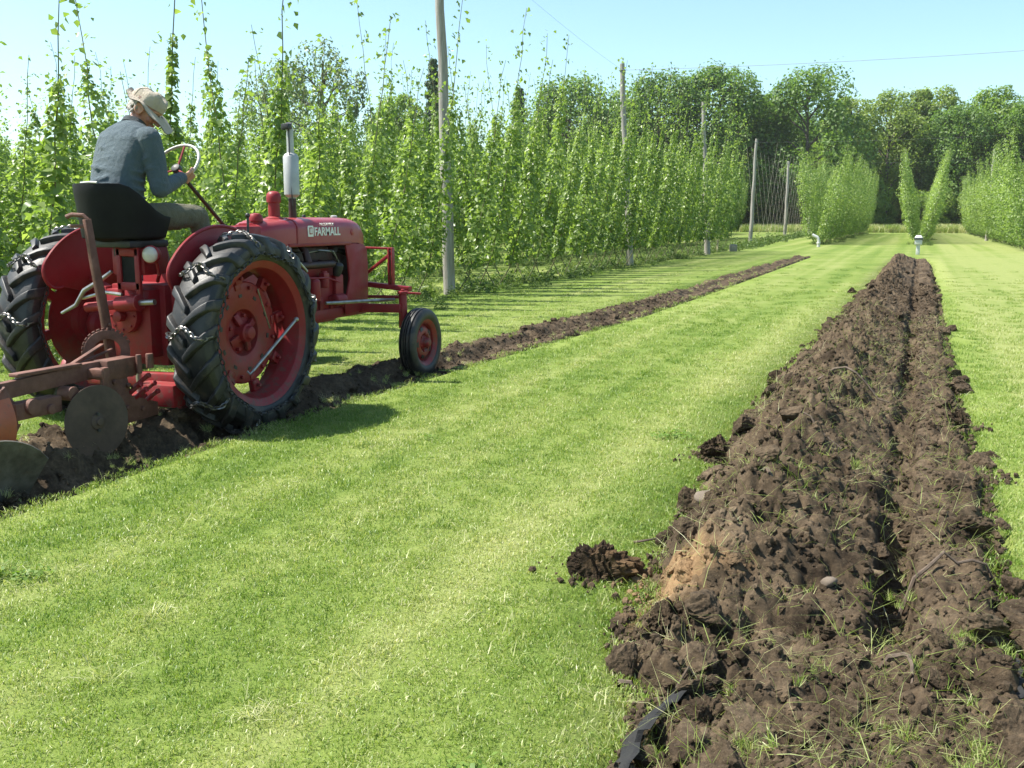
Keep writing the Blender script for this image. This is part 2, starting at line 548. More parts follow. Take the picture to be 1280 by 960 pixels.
# ------------------------------------------------------------------ soil material
def soil_material(name='ploughed soil', wet=1.0):
    m, t, p = newmat(name)
    w = wpos(t)
    f1 = noise(t, 3.6, 8, 0.70, w)
    f2 = noise(t, 38, 8, 0.7, w)
    c = ramp(t, f1, [(0.32, (0.022, 0.0150, 0.0095)), (0.46, (0.063, 0.045, 0.0285)), (0.58, (0.096, 0.070, 0.045)), (0.76, (0.168, 0.126, 0.084))])
    c = mixc(t, 0.75, c, ramp(t, f2, [(0.3, (0.38, 0.36, 0.35)), (0.52, (1.0, 1.0, 1.0)), (0.70, (1.7, 1.62, 1.5))]), 'MULTIPLY')
    # a vein of paler, sandier subsoil turned up near the start of the strip
    sx = N(t, 'ShaderNodeVectorMath', operation='DISTANCE'); t.links.new(w, sx.inputs[0]); sx.inputs[1].default_value = (-0.86, 3.78, 0.12)
    k = maths(t, 'ADD', sx.outputs['Value'], maths(t, 'MULTIPLY', maths(t, 'SUBTRACT', noise(t, 9, 5, 0.6, w), 0.5), 0.5))
    ks = N(t, 'ShaderNodeMapRange'); t.links.new(k, ks.inputs[0])
    ks.inputs[1].default_value = 0.12; ks.inputs[2].default_value = 0.33; ks.inputs[3].default_value = 0.85; ks.inputs[4].default_value = 0.0
    c = mixc(t, ks.outputs[0], c, mixc(t, noise(t, 30, 5, 0.6, w), (0.20, 0.115, 0.055), (0.36, 0.24, 0.13)))
    # straw crumbs and root hairs
    st = ramp(t, noise(t, 120, 3, 0.6, w), [(0.66, (0, 0, 0)), (0.70, (1, 1, 1))])
    c = mixc(t, maths(t, 'MULTIPLY', st, 0.35), c, (0.30, 0.25, 0.16))
    if wet != 1.0: c = mixc(t, 1.0, c, (wet, wet * 0.96, wet * 0.92), 'MULTIPLY')
    t.links.new(c, p.inputs['Base Color'])
    p.inputs['Roughness'].default_value = 0.95
    p.inputs['Specular IOR Level'].default_value = 0.15
    h = maths(t, 'ADD', noise(t, 55, 8, 0.75, w), maths(t, 'MULTIPLY', noise(t, 190, 4, 0.6, w), 0.4))
    bump(t, h, 0.9, 0.012, p)
    return m
M_SOIL = soil_material()
M_WET = soil_material('damp dark soil', 0.60)

soil_right, VR = strip_mesh('ploughed_soil', edgeR, soilR, 1.6, 42.2, 0.0034, 165, M_SOIL)
tag(soil_right, kind='structure')
soil_left, VL = strip_mesh('ploughed_soil', edgeL, soilL, 2.2, 44.0, 0.0032, 115, M_SOIL)
tag(soil_left, kind='structure')

# ------------------------------------------------------------------ lawn: one sheet to the horizon, sunk below the soil strips
def sheen_side(t, w):
    """mowing sheen painted as a paler tone on the turf right of the new strip"""
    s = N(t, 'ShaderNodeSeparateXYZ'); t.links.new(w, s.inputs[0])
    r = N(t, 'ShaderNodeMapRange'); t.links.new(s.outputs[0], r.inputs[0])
    r.inputs[1].default_value = 0.2; r.inputs[2].default_value = 1.2; r.inputs[3].default_value = 0.0; r.inputs[4].default_value = 0.12  # paler tone towards the right stands in for the mowing sheen
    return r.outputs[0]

def lawn_material():
    m, t, p = newmat('mown lawn')
    w = wpos(t)
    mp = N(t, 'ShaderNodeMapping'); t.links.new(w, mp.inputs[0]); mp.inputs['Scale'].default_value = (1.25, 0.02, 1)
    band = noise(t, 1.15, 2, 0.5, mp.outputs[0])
    pat = noise(t, 0.55, 4, 0.6, w)
    f = maths(t, 'ADD', maths(t, 'ADD', maths(t, 'MULTIPLY', band, 0.6), maths(t, 'MULTIPLY', pat, 0.4)), sheen_side(t, w))
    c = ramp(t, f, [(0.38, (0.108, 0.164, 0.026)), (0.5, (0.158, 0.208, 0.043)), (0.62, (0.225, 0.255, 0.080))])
    fine = noise(t, 60, 6, 0.7, w)
    c = mixc(t, 0.6, c, ramp(t, fine, [(0.28, (0.50, 0.55, 0.45)), (0.52, (1, 1, 1)), (0.75, (1.4, 1.32, 1.3))]), 'MULTIPLY')
    mid = noise(t, 7, 5, 0.65, w)
    c = mixc(t, 0.5, c, ramp(t, mid, [(0.3, (0.68, 0.76, 0.6)), (0.55, (1, 1, 1)), (0.75, (1.25, 1.15, 1.25))]), 'MULTIPLY')
    t.links.new(c, p.inputs['Base Color'])
    p.inputs['Roughness'].default_value = 0.9
    p.inputs['Specular IOR Level'].default_value = 0.2
    bump(t, maths(t, 'ADD', fine, noise(t, 14, 4, 0.6, w)), 0.5, 0.05, p)
    return m
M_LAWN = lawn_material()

ys = np.concatenate([[-900, -60, -10, 0], np.arange(1.2, 12, 0.15), np.arange(12, 48, 0.5), [48.5, 52, 60, 75, 100, 130, 170, 240, 400, 900, 2500]])
lR, rR = edgeR(ys); lL, rL = edgeL(ys)
cols = [(-2500 + 0 * ys, 0), (-300 + 0 * ys, 0), (-60 + 0 * ys, 0), (-12 + 0 * ys, 0), (lL - 0.6, 0), (lL - 0.12, 0), (lL + 0.14, -1), (rL - 0.14, -1), (rL + 0.10, 0), (rL + 0.5, 0), (-2.4 + 0 * ys, 0),
        (lR - 0.5, 0), (lR - 0.12, 0), (lR + 0.16, -1), (rR - 0.14, -1), (rR + 0.10, 0), (rR + 0.5, 0), (4 + 0 * ys, 0), (20 + 0 * ys, 0), (90 + 0 * ys, 0), (400 + 0 * ys, 0), (2500 + 0 * ys, 0)]
dR = sstep(1.3, 1.6, ys) * sstep(41.6, 40.8, ys); dL = sstep(1.9, 2.3, ys) * sstep(43.0, 42.2, ys)
X = np.stack([c for c, _ in cols], 1)
Z = np.stack([(-0.42 * (dL if k < 10 else dR)) if f else 0 * ys for k, (c, f) in enumerate(cols)], 1)
Y = ys[:, None] + 0 * X
i = np.arange(X.size).reshape(X.shape)
F = np.stack([i[:-1, :-1], i[:-1, 1:], i[1:, 1:], i[1:, :-1]], -1).reshape(-1, 4)
lawn = link('lawn', fast_mesh('lawn', np.stack([X, Y, Z], -1).reshape(-1, 3), F, False))
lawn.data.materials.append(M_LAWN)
tag(lawn, kind='structure')

def on_lawn(x, y, pad=0.0):
    """1 where turf shows"""
    l, r = edgeR(y); l2, r2 = edgeL(y)
    a = (x > l - pad + 0.10 * fbm(y * 2.2, y * 0 + 3, 41)) & (x < r + pad) & (y < 41.5)
    b = (x > l2 - pad) & (x < r2 + pad) & (y < 43) 
    return ~(a | b)

# ------------------------------------------------------------------ grass: tufts of single blades scattered over the turf
def grass_material(name, trans=0.35):
    m, t, p = newmat(name)
    a = N(t, 'ShaderNodeAttribute', attribute_name='tone').outputs['Fac']
    w = wpos(t)
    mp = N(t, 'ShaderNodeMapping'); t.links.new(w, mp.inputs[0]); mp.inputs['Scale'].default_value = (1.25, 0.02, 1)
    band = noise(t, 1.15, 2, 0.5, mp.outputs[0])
    pat = noise(t, 0.9, 4, 0.6, w)
    f = maths(t, 'ADD', maths(t, 'MULTIPLY', a, 0.55), maths(t, 'ADD', maths(t, 'ADD', maths(t, 'ADD', maths(t, 'MULTIPLY', maths(t, 'SUBTRACT', band, 0.5), 1.05), 0.24), sheen_side(t, w)), maths(t, 'MULTIPLY', maths(t, 'SUBTRACT', pat, 0.5), 0.95)))
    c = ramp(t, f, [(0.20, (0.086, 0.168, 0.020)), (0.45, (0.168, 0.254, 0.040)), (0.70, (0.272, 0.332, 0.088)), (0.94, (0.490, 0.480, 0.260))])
    t.links.new(c, p.inputs['Base Color'])
    p.inputs['Roughness'].default_value = 0.42
    p.inputs['Specular IOR Level'].default_value = 0.45
    tr = N(t, 'ShaderNodeBsdfTranslucent'); t.links.new(mixc(t, 1.0, c, (1.3, 1.35, 0.6), 'MULTIPLY'), tr.inputs[0])
    mx = N(t, 'ShaderNodeMixShader'); mx.inputs[0].default_value = trans
    t.links.new(p.outputs[0], mx.inputs[1]); t.links.new(tr.outputs[0], mx.inputs[2])
    t.links.new(mx.outputs[0], t.nodes['Material Output'].inputs['Surface'])
    return m
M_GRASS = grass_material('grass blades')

def tuft(name, n, rad, h0, h1, width, lean, dry=0.08, m=None):
    """n blades rooted in a disc, each bent over; per-blade tone"""
    a = rng.uniform(0, 2 * np.pi, n); r = rad * np.sqrt(rng.uniform(0, 1, n))
    P = np.stack([r * np.cos(a), r * np.sin(a), 0 * r - 0.004], 1)
    h = rng.uniform(h0, h1, n); b = rng.uniform(0, 2 * np.pi, n)
    L = rng.uniform(0.1, 1.0, n) * lean
    d = np.stack([np.cos(b), np.sin(b), 0 * b], 1)
    c = rng.uniform(0, 2 * np.pi, n); s = np.stack([np.cos(c), np.sin(c), 0 * c], 1) * (width * rng.uniform(0.6, 1.3, n))[:, None] / 2
    up = np.array([0, 0, 1.0])
    mid = P + up * (h * 0.6)[:, None] + d * (L * h * 0.35)[:, None]
    top = P + up * (h * np.sqrt(np.maximum(0.12, 1 - (L * 0.75) ** 2)))[:, None] + d * (L * h)[:, None]
    V = np.stack([P - s, P + s, mid - s * 0.75, mid + s * 0.75, top], 1).reshape(-1, 3)
    k = np.arange(n)[:, None] * 5
    F = np.concatenate([k + [[0, 1, 3]], k + [[0, 3, 2]], k + [[2, 3, 4]]], 1).reshape(-1, 3)
    me = fast_mesh(name, V, F)
    tone = np.clip(rng.normal(0.45, 0.2, n), 0, 1)
    tone = np.where(rng.uniform(0, 1, n) < dry, rng.uniform(0.9, 1.25, n), tone)
    attr(me, 'tone', np.repeat(tone, 5))
    me.materials.append(m or M_GRASS)
    return loose(name, me)

def sprinkle(rings):
    """points of the view sector on a jittered polar grid, spacing growing with distance"""
    out = []; r = 1.7
    while r < 34:
        g, sc = (float(np.interp(r, [a for a, _, _ in rings], [k[q] for k in rings])) for q in (1, 2))
        n = int(r * R(61) / g)
        a = R(-52) + R(61) * (np.arange(n) + rng.uniform(0, 1, n)) / n
        rr = r + g * rng.uniform(-0.5, 0.5, n)
        out.append(np.stack([rr * np.sin(a), rr * np.cos(a), sc * rng.uniform(0.8, 1.2, n)], 1))
        r += g
    return np.concatenate(out)

short = [tuft('grass_tuft_%c' % 'abcdefgh'[k], 135, 0.085, 0.008, 0.025, 0.0030, 1.45, 0.10 if k < 5 else 0.24) for k in range(7)]
pts = sprinkle([(1.7, 0.068, 0.95), (4, 0.082, 1.1), (8, 0.125, 1.35), (14, 0.23, 1.8), (22, 0.5, 2.1), (34, 1.5, 2.2)])
keep = on_lawn(pts[:, 0], pts[:, 1], 0.02) & (pts[:, 0] > -11)
pts = pts[keep]
n = len(pts)
rot = np.stack([rng.normal(0, 0.08, n), rng.normal(0, 0.08, n), rng.uniform(0, 6.28, n)], 1)
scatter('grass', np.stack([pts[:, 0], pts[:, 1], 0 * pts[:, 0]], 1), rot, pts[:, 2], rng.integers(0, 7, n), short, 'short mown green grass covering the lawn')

clip = [tuft('clipping_%c' % 'ab'[k], 9, 0.06, 0.02, 0.05, 0.0028, 3.5, 1.0) for k in range(2)]
n = 1500; q = np.stack([rng.uniform(-6, 2.2, n), 1.8 + 9 * rng.uniform(0, 1, n) ** 1.3], 1)
q = np.concatenate([q, np.concatenate([np.array([[cx, cy]]) + rng.normal(0, 0.03, (11, 2)) for cx, cy in ((-2.62, 2.80), (-1.80, 2.33), (-3.5, 2.95), (-2.38, 2.32))])])
q = q[on_lawn(q[:, 0], q[:, 1], 0.05) & ((np.arange(len(q)) >= 1500) | (vnoise(q[:, 0] * 1.6, q[:, 1] * 0.9, 5) > 0.52))]; n = len(q)
scatter('grass_clippings', np.stack([q[:, 0], q[:, 1], 0 * q[:, 0] + 0.016], 1), np.stack([rng.normal(0, 0.2, n), rng.normal(0, 0.2, n), rng.uniform(0, 6.28, n)], 1), rng.uniform(0.6, 1.2, n), rng.integers(0, 2, n), clip, 'dry pale clippings lying on the mown lawn')
M_CLOVER = foliage('clover leaves', (0.090, 0.170, 0.024), (0.140, 0.225, 0.040), (0.190, 0.270, 0.060), 0.4, 0.5)
def clover_mesh(seed):
    rg = np.random.default_rng(seed); n = 70
    P = np.stack([rg.normal(0, 0.05, n), rg.normal(0, 0.05, n), rg.uniform(0.015, 0.04, n)], 1)
    V, F = leaf_quads(P, rg.normal(0, 0.35, (n, 3)) + np.array([0, 0, 1.0]), rg.uniform(0.014, 0.024, n), 0.95, 0.05, None, rg)
    me = fast_mesh('clover', V, F); attr(me, 'tone', np.repeat(rg.uniform(0.1, 0.9, n), 4)); me.materials.append(M_CLOVER); return me
cl = [loose('clover_%c' % 'ab'[k], clover_mesh(40 + k)) for k in range(2)]
q = []
for _ in range(5):
    cx, cy = rng.uniform(-4.5, -0.9), rng.uniform(1.9, 7.5)
    for _ in range(rng.integers(1, 5)): q.append((cx + rng.normal(0, 0.11), cy + rng.normal(0, 0.11)))
q = np.array(q); q = q[on_lawn(q[:, 0], q[:, 1], 0.1)]; n = len(q)
scatter('clover', np.stack([q[:, 0], q[:, 1], 0 * q[:, 0]], 1), np.stack([0 * q[:, 0], 0 * q[:, 0], rng.uniform(0, 6.28, n)], 1), rng.uniform(0.7, 1.2, n), rng.integers(0, 2, n), cl, 'small patches of clover in the lawn')

# straggling sods and uprooted tufts on the soil
long_ = [tuft('sod_tuft_%c' % 'abc'[k], 26, 0.030, 0.04, 0.11, 0.0034, 1.7, 0.6) for k in range(3)]
tp = []
for cx, cy, s, n in ((0.18, 3.05, 0.16, 34), (-0.30, 3.45, 0.10, 16), (0.02, 4.05, 0.06, 8), (-0.28, 5.6, 0.12, 10), (-0.42, 5.2, 0.1, 8), (0.0, 2.5, 0.2, 20), (-0.42, 2.65, 0.1, 12), (-0.62, 2.62, 0.06, 10), (0.28, 3.6, 0.06, 10), (-0.2, 3.05, 0.12, 8), (-0.45, 8.5, 0.2, 8), (0.36, 4.6, 0.05, 6), (0.30, 2.75, 0.1, 14)):
    for _ in range(int(n * 0.6)):
        tp.append((cx + rng.normal(0, s), cy + rng.normal(0, s * 1.2)))
for yy in np.arange(2.4, 40, 0.16):                       # ragged turf along the cut edges
    l, r = edgeR(yy); tp.append((float(l) + rng.normal(0, 0.04), yy)); 
    if rng.uniform() < 0.6: tp.append((float(r) + rng.normal(0.02, 0.03), yy))
for yy in np.arange(3.2, 40, 0.22):
    l, r = edgeL(yy); tp.append((float(r) + rng.normal(0.0, 0.05), yy)); tp.append((float(l) + rng.normal(0.0, 0.07), yy))
for _ in range(420):
    yy = 3.4 + 26 * rng.uniform() ** 1.3; l, r = edgeL(yy); tp.append((rng.uniform(l - 0.1, r + 0.05), yy))
tp = np.array(tp)
zR, _ = soilR(tp[:, 0], tp[:, 1]); zL, _ = soilL(tp[:, 0], tp[:, 1])
tz = np.maximum(np.where(tp[:, 0] < -3, zL, zR), 0) 
tz = np.where(np.minimum(np.where(tp[:, 0] < -3, zL, zR), 0) < -0.085, 0, np.where(tp[:, 0] < -3, zL, zR))
n = len(tp)
scatter('sod_grass', np.stack([tp[:, 0], tp[:, 1], tz], 1), np.stack([rng.normal(0, 0.4, n), rng.normal(0, 0.4, n), rng.uniform(0, 6.28, n)], 1), rng.uniform(0.35, 0.9, n), rng.integers(0, 3, n), long_, 'loose tufts of uprooted grass on the turned soil')

# ------------------------------------------------------------------ clods, stones, roots, torn edging lying on the soil
def clod_mesh(name, seed, m, rough=0.32, sub=3, flat=0.75):
    """a broken lump: a ball cut by random planes, then crumbled by noise"""
    rg = np.random.default_rng(seed)
    bm = bmesh.new(); bmesh.ops.create_icosphere(bm, subdivisions=sub, radius=1.0)
    V = np.array([v.co[:] for v in bm.verts])
    V = V * (1 + rough * 0.35 * fbm(V[:, 0] * 1.3 + seed, V[:, 1] * 1.3 + V[:, 2] * 1.7, seed, 2))[:, None]
    for _ in range(9 if rough > 0.3 else 4):
        n_ = rg.normal(size=3); n_ /= np.linalg.norm(n_)
        d = rg.uniform(0.50, 0.85); q = V @ n_ - d
        V = V - np.maximum(q, 0)[:, None] * n_ * 0.93
    V = V * (1 + rough * (0.20 * fbm(V[:, 0] * 5 + V[:, 2] * 3, V[:, 1] * 5 - V[:, 2] * 3 + seed, seed + 3, 3) + 0.14 * fbm(V[:, 0] * 14 + V[:, 2] * 9, V[:, 1] * 14 - V[:, 2] * 9, seed + 4, 2)))[:, None]
    V = V * np.array([1.15, 0.95, flat * 1.1])
    for v, c in zip(bm.verts, V): v.co = c
    me = bpy.data.meshes.new(name); bm.to_mesh(me); bm.free()
    me.polygons.foreach_set('use_smooth', np.full(len(me.polygons), rough <= 0.3))
    me.materials.append(m)
    return me
def flat_shade(me):
    me.polygons.foreach_set('use_smooth', np.zeros(len(me.polygons), bool)); return me
clods = [clod_mesh('soil_clod', 3 + k * 7, M_SOIL, 0.75, 4, 0.62) for k in range(8)]
small_clods = [loose('small_clod_%c' % 'abcd'[k], flat_shade(clod_mesh('small_clod', 60 + k * 5, M_SOIL, 0.7, 1, 0.75))) for k in range(4)]

def ground_z(x, y):
    a = soilR(np.array([x]), np.array([y]))[0][0] if x > -2.2 else soilL(np.array([x]), np.array([y]))[0][0]
    return max(a, 0.0) if abs(a) > 0.07 and a < 0 and on_lawn(np.array([x]), np.array([y]))[0] else a

def put(name, me, x, y, s, label, cat, group=None, sink=0.25, rot=None, z=None):
    o = link(name, me)
    o.scale = (s, s, s)
    o.location = (x, y, (ground_z(x, y) if z is None else z) + s * (0.7 - sink * 2))
    o.rotation_euler = rot or (rng.normal(0, 0.5), rng.normal(0, 0.5), rng.uniform(0, 6.28))
    return tag(o, label, cat, group)

dark_clod = [clod_mesh('soil_clod', 101 + k, M_WET, 1.5, 5, 0.95) for k in range(2)]
put('soil_clod', dark_clod[0], -1.19, 3.90, 0.135, 'dark crumbly clod lying apart on the grass left of the ridge', 'clod', rot=(0.2, 0.1, 0.4), z=0)
put('soil_clod', dark_clod[1], -1.13, 6.20, 0.10, 'mossy dark sod clump at the left edge of the ridge', 'clod', rot=(0.1, 0.5, 1.2), z=0.02)
put('soil_clod', dark_clod[1], -0.78, 3.36, 0.085, 'black damp clod at the near left corner below the sandy patch', 'clod', rot=(0.1, 0.2, 2.2))
put('soil_clod', dark_clod[0], 0.43, 6.25, 0.085, 'large clod resting on the right edge of the strip beside the lawn', 'clod', rot=(0.4, 0.1, 3.0))
put('soil_clod', dark_clod[1], 0.34, 7.75, 0.075, 'rounded clod on the right edge beyond the large one', 'clod', rot=(0.1, 0.4, 0.6))
put('soil_clod', dark_clod[0], -1.19, 9.7, 0.10, 'pale blocky clod jutting from the left edge halfway along the ridge', 'clod', rot=(0.3, 0.4, 5.0))
put('soil_clod', dark_clod[1], -1.22, 21.6, 0.09, 'small lone clod on the grass beside the far part of the ridge', 'clod', rot=(0, 0.1, 1.0), z=0)
put('soil_clod', dark_clod[0], -0.50, 2.78, 0.075, 'dark wet lump beside the torn black edging', 'clod', rot=(0.3, 0.2, 4.0))
put('soil_clod', dark_clod[1], 0.16, 3.28, 0.055, 'dark fibrous clod among grass tufts at the near right', 'clod', rot=(0.1, 0.2, 2.6), sink=0.32)
cnt = 0
while cnt < 290:
    y = 2.3 + 26 * rng.uniform() ** 2.2
    l, r = edgeR(y)
    x = rng.choice([rng.uniform(l - 0.03, r + 0.05), rng.normal(l + 0.12, 0.12), rng.normal(r - 0.02, 0.07)])
    if x < l - 0.1 or x > r + 0.12: continue
    put('soil_clod', clods[rng.integers(0, 8)], x, y, float(0.024 + 0.062 * rng.uniform() ** 1.8 + 0.0014 * y), 'brown clod of turned soil lying on the ploughed strip', 'clod', 'clods on the ploughed strip')
    cnt += 1
cnt = 0
while cnt < 46:
    y = 3.2 + 12 * rng.uniform() ** 1.8
    l, r = edgeL(y); x = rng.uniform(l + 0.1, r - 0.02)
    put('soil_clod', clods[rng.integers(0, 8)], x, y, float(0.025 + 0.06 * rng.uniform() ** 2), 'brown clod lying in the furrow around the tractor and plough', 'clod', 'clods in the furrow of the tractor')
    cnt += 1
pp = []
for _ in range(22000):
    y = 2.0 + 22 * rng.uniform() ** 1.9
    l, r = edgeR(y); x = rng.uniform(l - 0.04, r + 0.04)
    pp.append((x, y))
for _ in range(4500):
    y = 3.0 + 16 * rng.uniform() ** 1.5
    l, r = edgeL(y); x = rng.uniform(l, r); pp.append((x, y))
for cx, cy in ((-1.19, 3.90), (-1.13, 6.2), (-0.80, 3.36), (0.43, 6.25), (0.34, 7.75)):
    for _ in range(130):
        pp.append((cx + rng.normal(0, 0.10), cy + rng.normal(0, 0.09)))
pp = np.array(pp)
a, _ = soilR(pp[:, 0], pp[:, 1]); b, _ = soilL(pp[:, 0], pp[:, 1])
pz = np.where(pp[:, 0] < -2.5, b, a)
pz = np.where((pz < 0) & on_lawn(pp[:, 0], pp[:, 1]), 0.012, pz)
n = len(pp)
scatter('soil_crumbs', np.stack([pp[:, 0], pp[:, 1], pz], 1), rng.uniform(0, 6.28, (n, 3)), 0.004 + 0.019 * rng.uniform(0, 1, n) ** 2.2 + 0.0005 * pp[:, 1], rng.integers(0, 4, n), small_clods, 'small crumbs of loose soil over the ploughed strips')

straw = [tuft('straw_%c' % 'ab'[k], 5, 0.03, 0.05, 0.12, 0.0032, 3.2, 1.0) for k in range(2)]
sp = []
for _ in range(1500):
    y = 2.2 + 14 * rng.uniform() ** 1.8
    l, r = edgeR(y); sp.append((rng.uniform(l, r), y))
sp = np.array(sp); n = len(sp); sz_, _ = soilR(sp[:, 0], sp[:, 1])
scatter('straw_litter', np.stack([sp[:, 0], sp[:, 1], sz_ + 0.004], 1), np.stack([rng.normal(0, 0.5, n), rng.normal(0, 0.5, n), rng.uniform(0, 6.28, n)], 1), rng.uniform(0.4, 1.0, n), rng.integers(0, 2, n), straw, 'dry straw and root fibres strewn over the turned soil')

M_STONE = simple('tan stone', (0.16, 0.125, 0.092), (0.11, 0.085, 0.062), 14, 0.85, 0, 0.4, 40)
stones = [clod_mesh('stone', 200 + k, M_STONE, 0.2, 2, 0.6) for k in range(3)]
put('stone', stones[0], -0.93, 4.98, 0.062, 'pale tan stone on the ridge above the sandy patch', 'stone', rot=(0.1, 0.1, 0.5), sink=0.1)
put('stone', stones[1], -0.24, 3.85, 0.035, 'small tan stone in the middle of the near soil', 'stone', sink=0.15)
#put('stone', stones[2], -0.57, 2.93, 0.032, 'small pale stone at the end of the black edging', 'stone', sink=0.1)
put('stone', stones[1], -0.80, 4.80, 0.036, 'small stone right of the pale tan stone', 'stone', sink=0.1)
#put('stone', stones[2], -0.06, 5.75, 0.05, 'grey brown stone in the furrow bottom', 'stone', sink=0.1)

M_ROOT = simple('root', (0.060, 0.042, 0.030), (0.13, 0.095, 0.068), 30, 0.85)
def root(x, y, ln, ang, r, label, arch=0.04, curl=0.5):
    pts = []; a = ang
    px, py = x, y
    for k in range(9):
        s = k / 8
        pts.append((px, py, ground_z(px, py) + 0.008 + arch * math.sin(math.pi * s)))
        a += rng.normal(0, curl) * 0.5
        px += math.cos(a) * ln / 8; py += math.sin(a) * ln / 8
    o = MB().tube(pts, [r * (1.1 - 0.7 * k / 8) for k in range(9)], 6).build('root', M_ROOT, None, pts[0])
    tag(o, label, 'root')
root(-0.55, 4.55, 0.5, 1.9, 0.010, 'bent root standing out of the ridge behind the sandy patch', 0.05)
root(0.02, 4.25, 0.45, 0.5, 0.009, 'thin root arching over the trench edge at right', 0.05)
root(-0.03, 3.45, 0.22, -0.3, 0.010, 'short dark root curving over the near soil', 0.04)
root(-1.15, 4.35, 0.16, 0.2, 0.006, 'small twig lying on the grass beside the ridge', 0.01)
root(-0.82, 2.95, 0.30, -0.1, 0.008, 'stick lying across the end of the black edging', 0.01, 0.2)
root(-0.72, 8.2, 0.7, -0.5, 0.012, 'long root lying across the top of the ridge', 0.05, 0.3)
root(-0.35, 6.1, 0.4, 2.6, 0.008, 'root hanging down the shaded side of the ridge', 0.03)

M_EDGING = simple('black edging', (0.005, 0.005, 0.005), (0.012, 0.011, 0.010), 20, 0.8, 0, 0.6, 30)
def edging(pts, hgt, label, lean=(0.04, 0)):
    mb = MB(); rings = []
    P = []
    for k in range(len(pts) * 5 - 4):
        i_, f_ = divmod(k, 5); a_ = Vector(pts[i_]); b_ = Vector(pts[min(i_ + 1, len(pts) - 1)])
        p = a_.lerp(b_, f_ / 5); p += Vector((rng.normal(0, 0.004), rng.normal(0, 0.004), rng.normal(0, 0.004)))
        P.append(p)
    for k, p in enumerate(P):
        h = hgt * (0.75 + 0.35 * math.sin(k * 1.3) ** 2)
        q = p + Vector((lean[0], lean[1], h)); n_ = Vector((0.008, 0.004, 0))
        mid = p.lerp(q, 0.5) + Vector((-0.018, 0.005, 0))
        rings.append([p - n_, mid - n_, q - n_, q + n_, mid + n_, p + n_])
    mb.ring_loft(rings)
    tag(mb.build('edging_strip', M_EDGING, None, pts[0]), label, 'edging')
edging([(-0.68, 2.38, -0.01), (-0.69, 2.55, 0.0), (-0.67, 2.72, 0.0), (-0.60, 2.92, 0.015)], 0.055, 'torn strip of black plastic edging at the near left of the soil')
edging([(0.375, 3.30, 0.0), (0.385, 3.45, 0.0), (0.39, 3.62, 0.0)], 0.022, 'short strip of dark edging along the right edge of the soil', (0.01, 0))
# ------------------------------------------------------------------ hop yard
M_HOP = foliage('hop leaves', (0.078, 0.132, 0.030), (0.166, 0.240, 0.062), (0.270, 0.340, 0.120), 0.46, 0.36, 0.35)
M_BINE = simple('hop bine', (0.10, 0.13, 0.05), (0.14, 0.11, 0.06), 12, 0.8)
M_TWINE = simple('coir twine', (0.42, 0.38, 0.31), None, 12, 0.9)

def arm(side, dy, z, top=6.0, spread=1.35):
    t = np.clip(z / top, 0, 1.1)
    return np.stack([side * spread * t ** 0.55, dy * t ** 0.5 + 0 * t, z], -1)

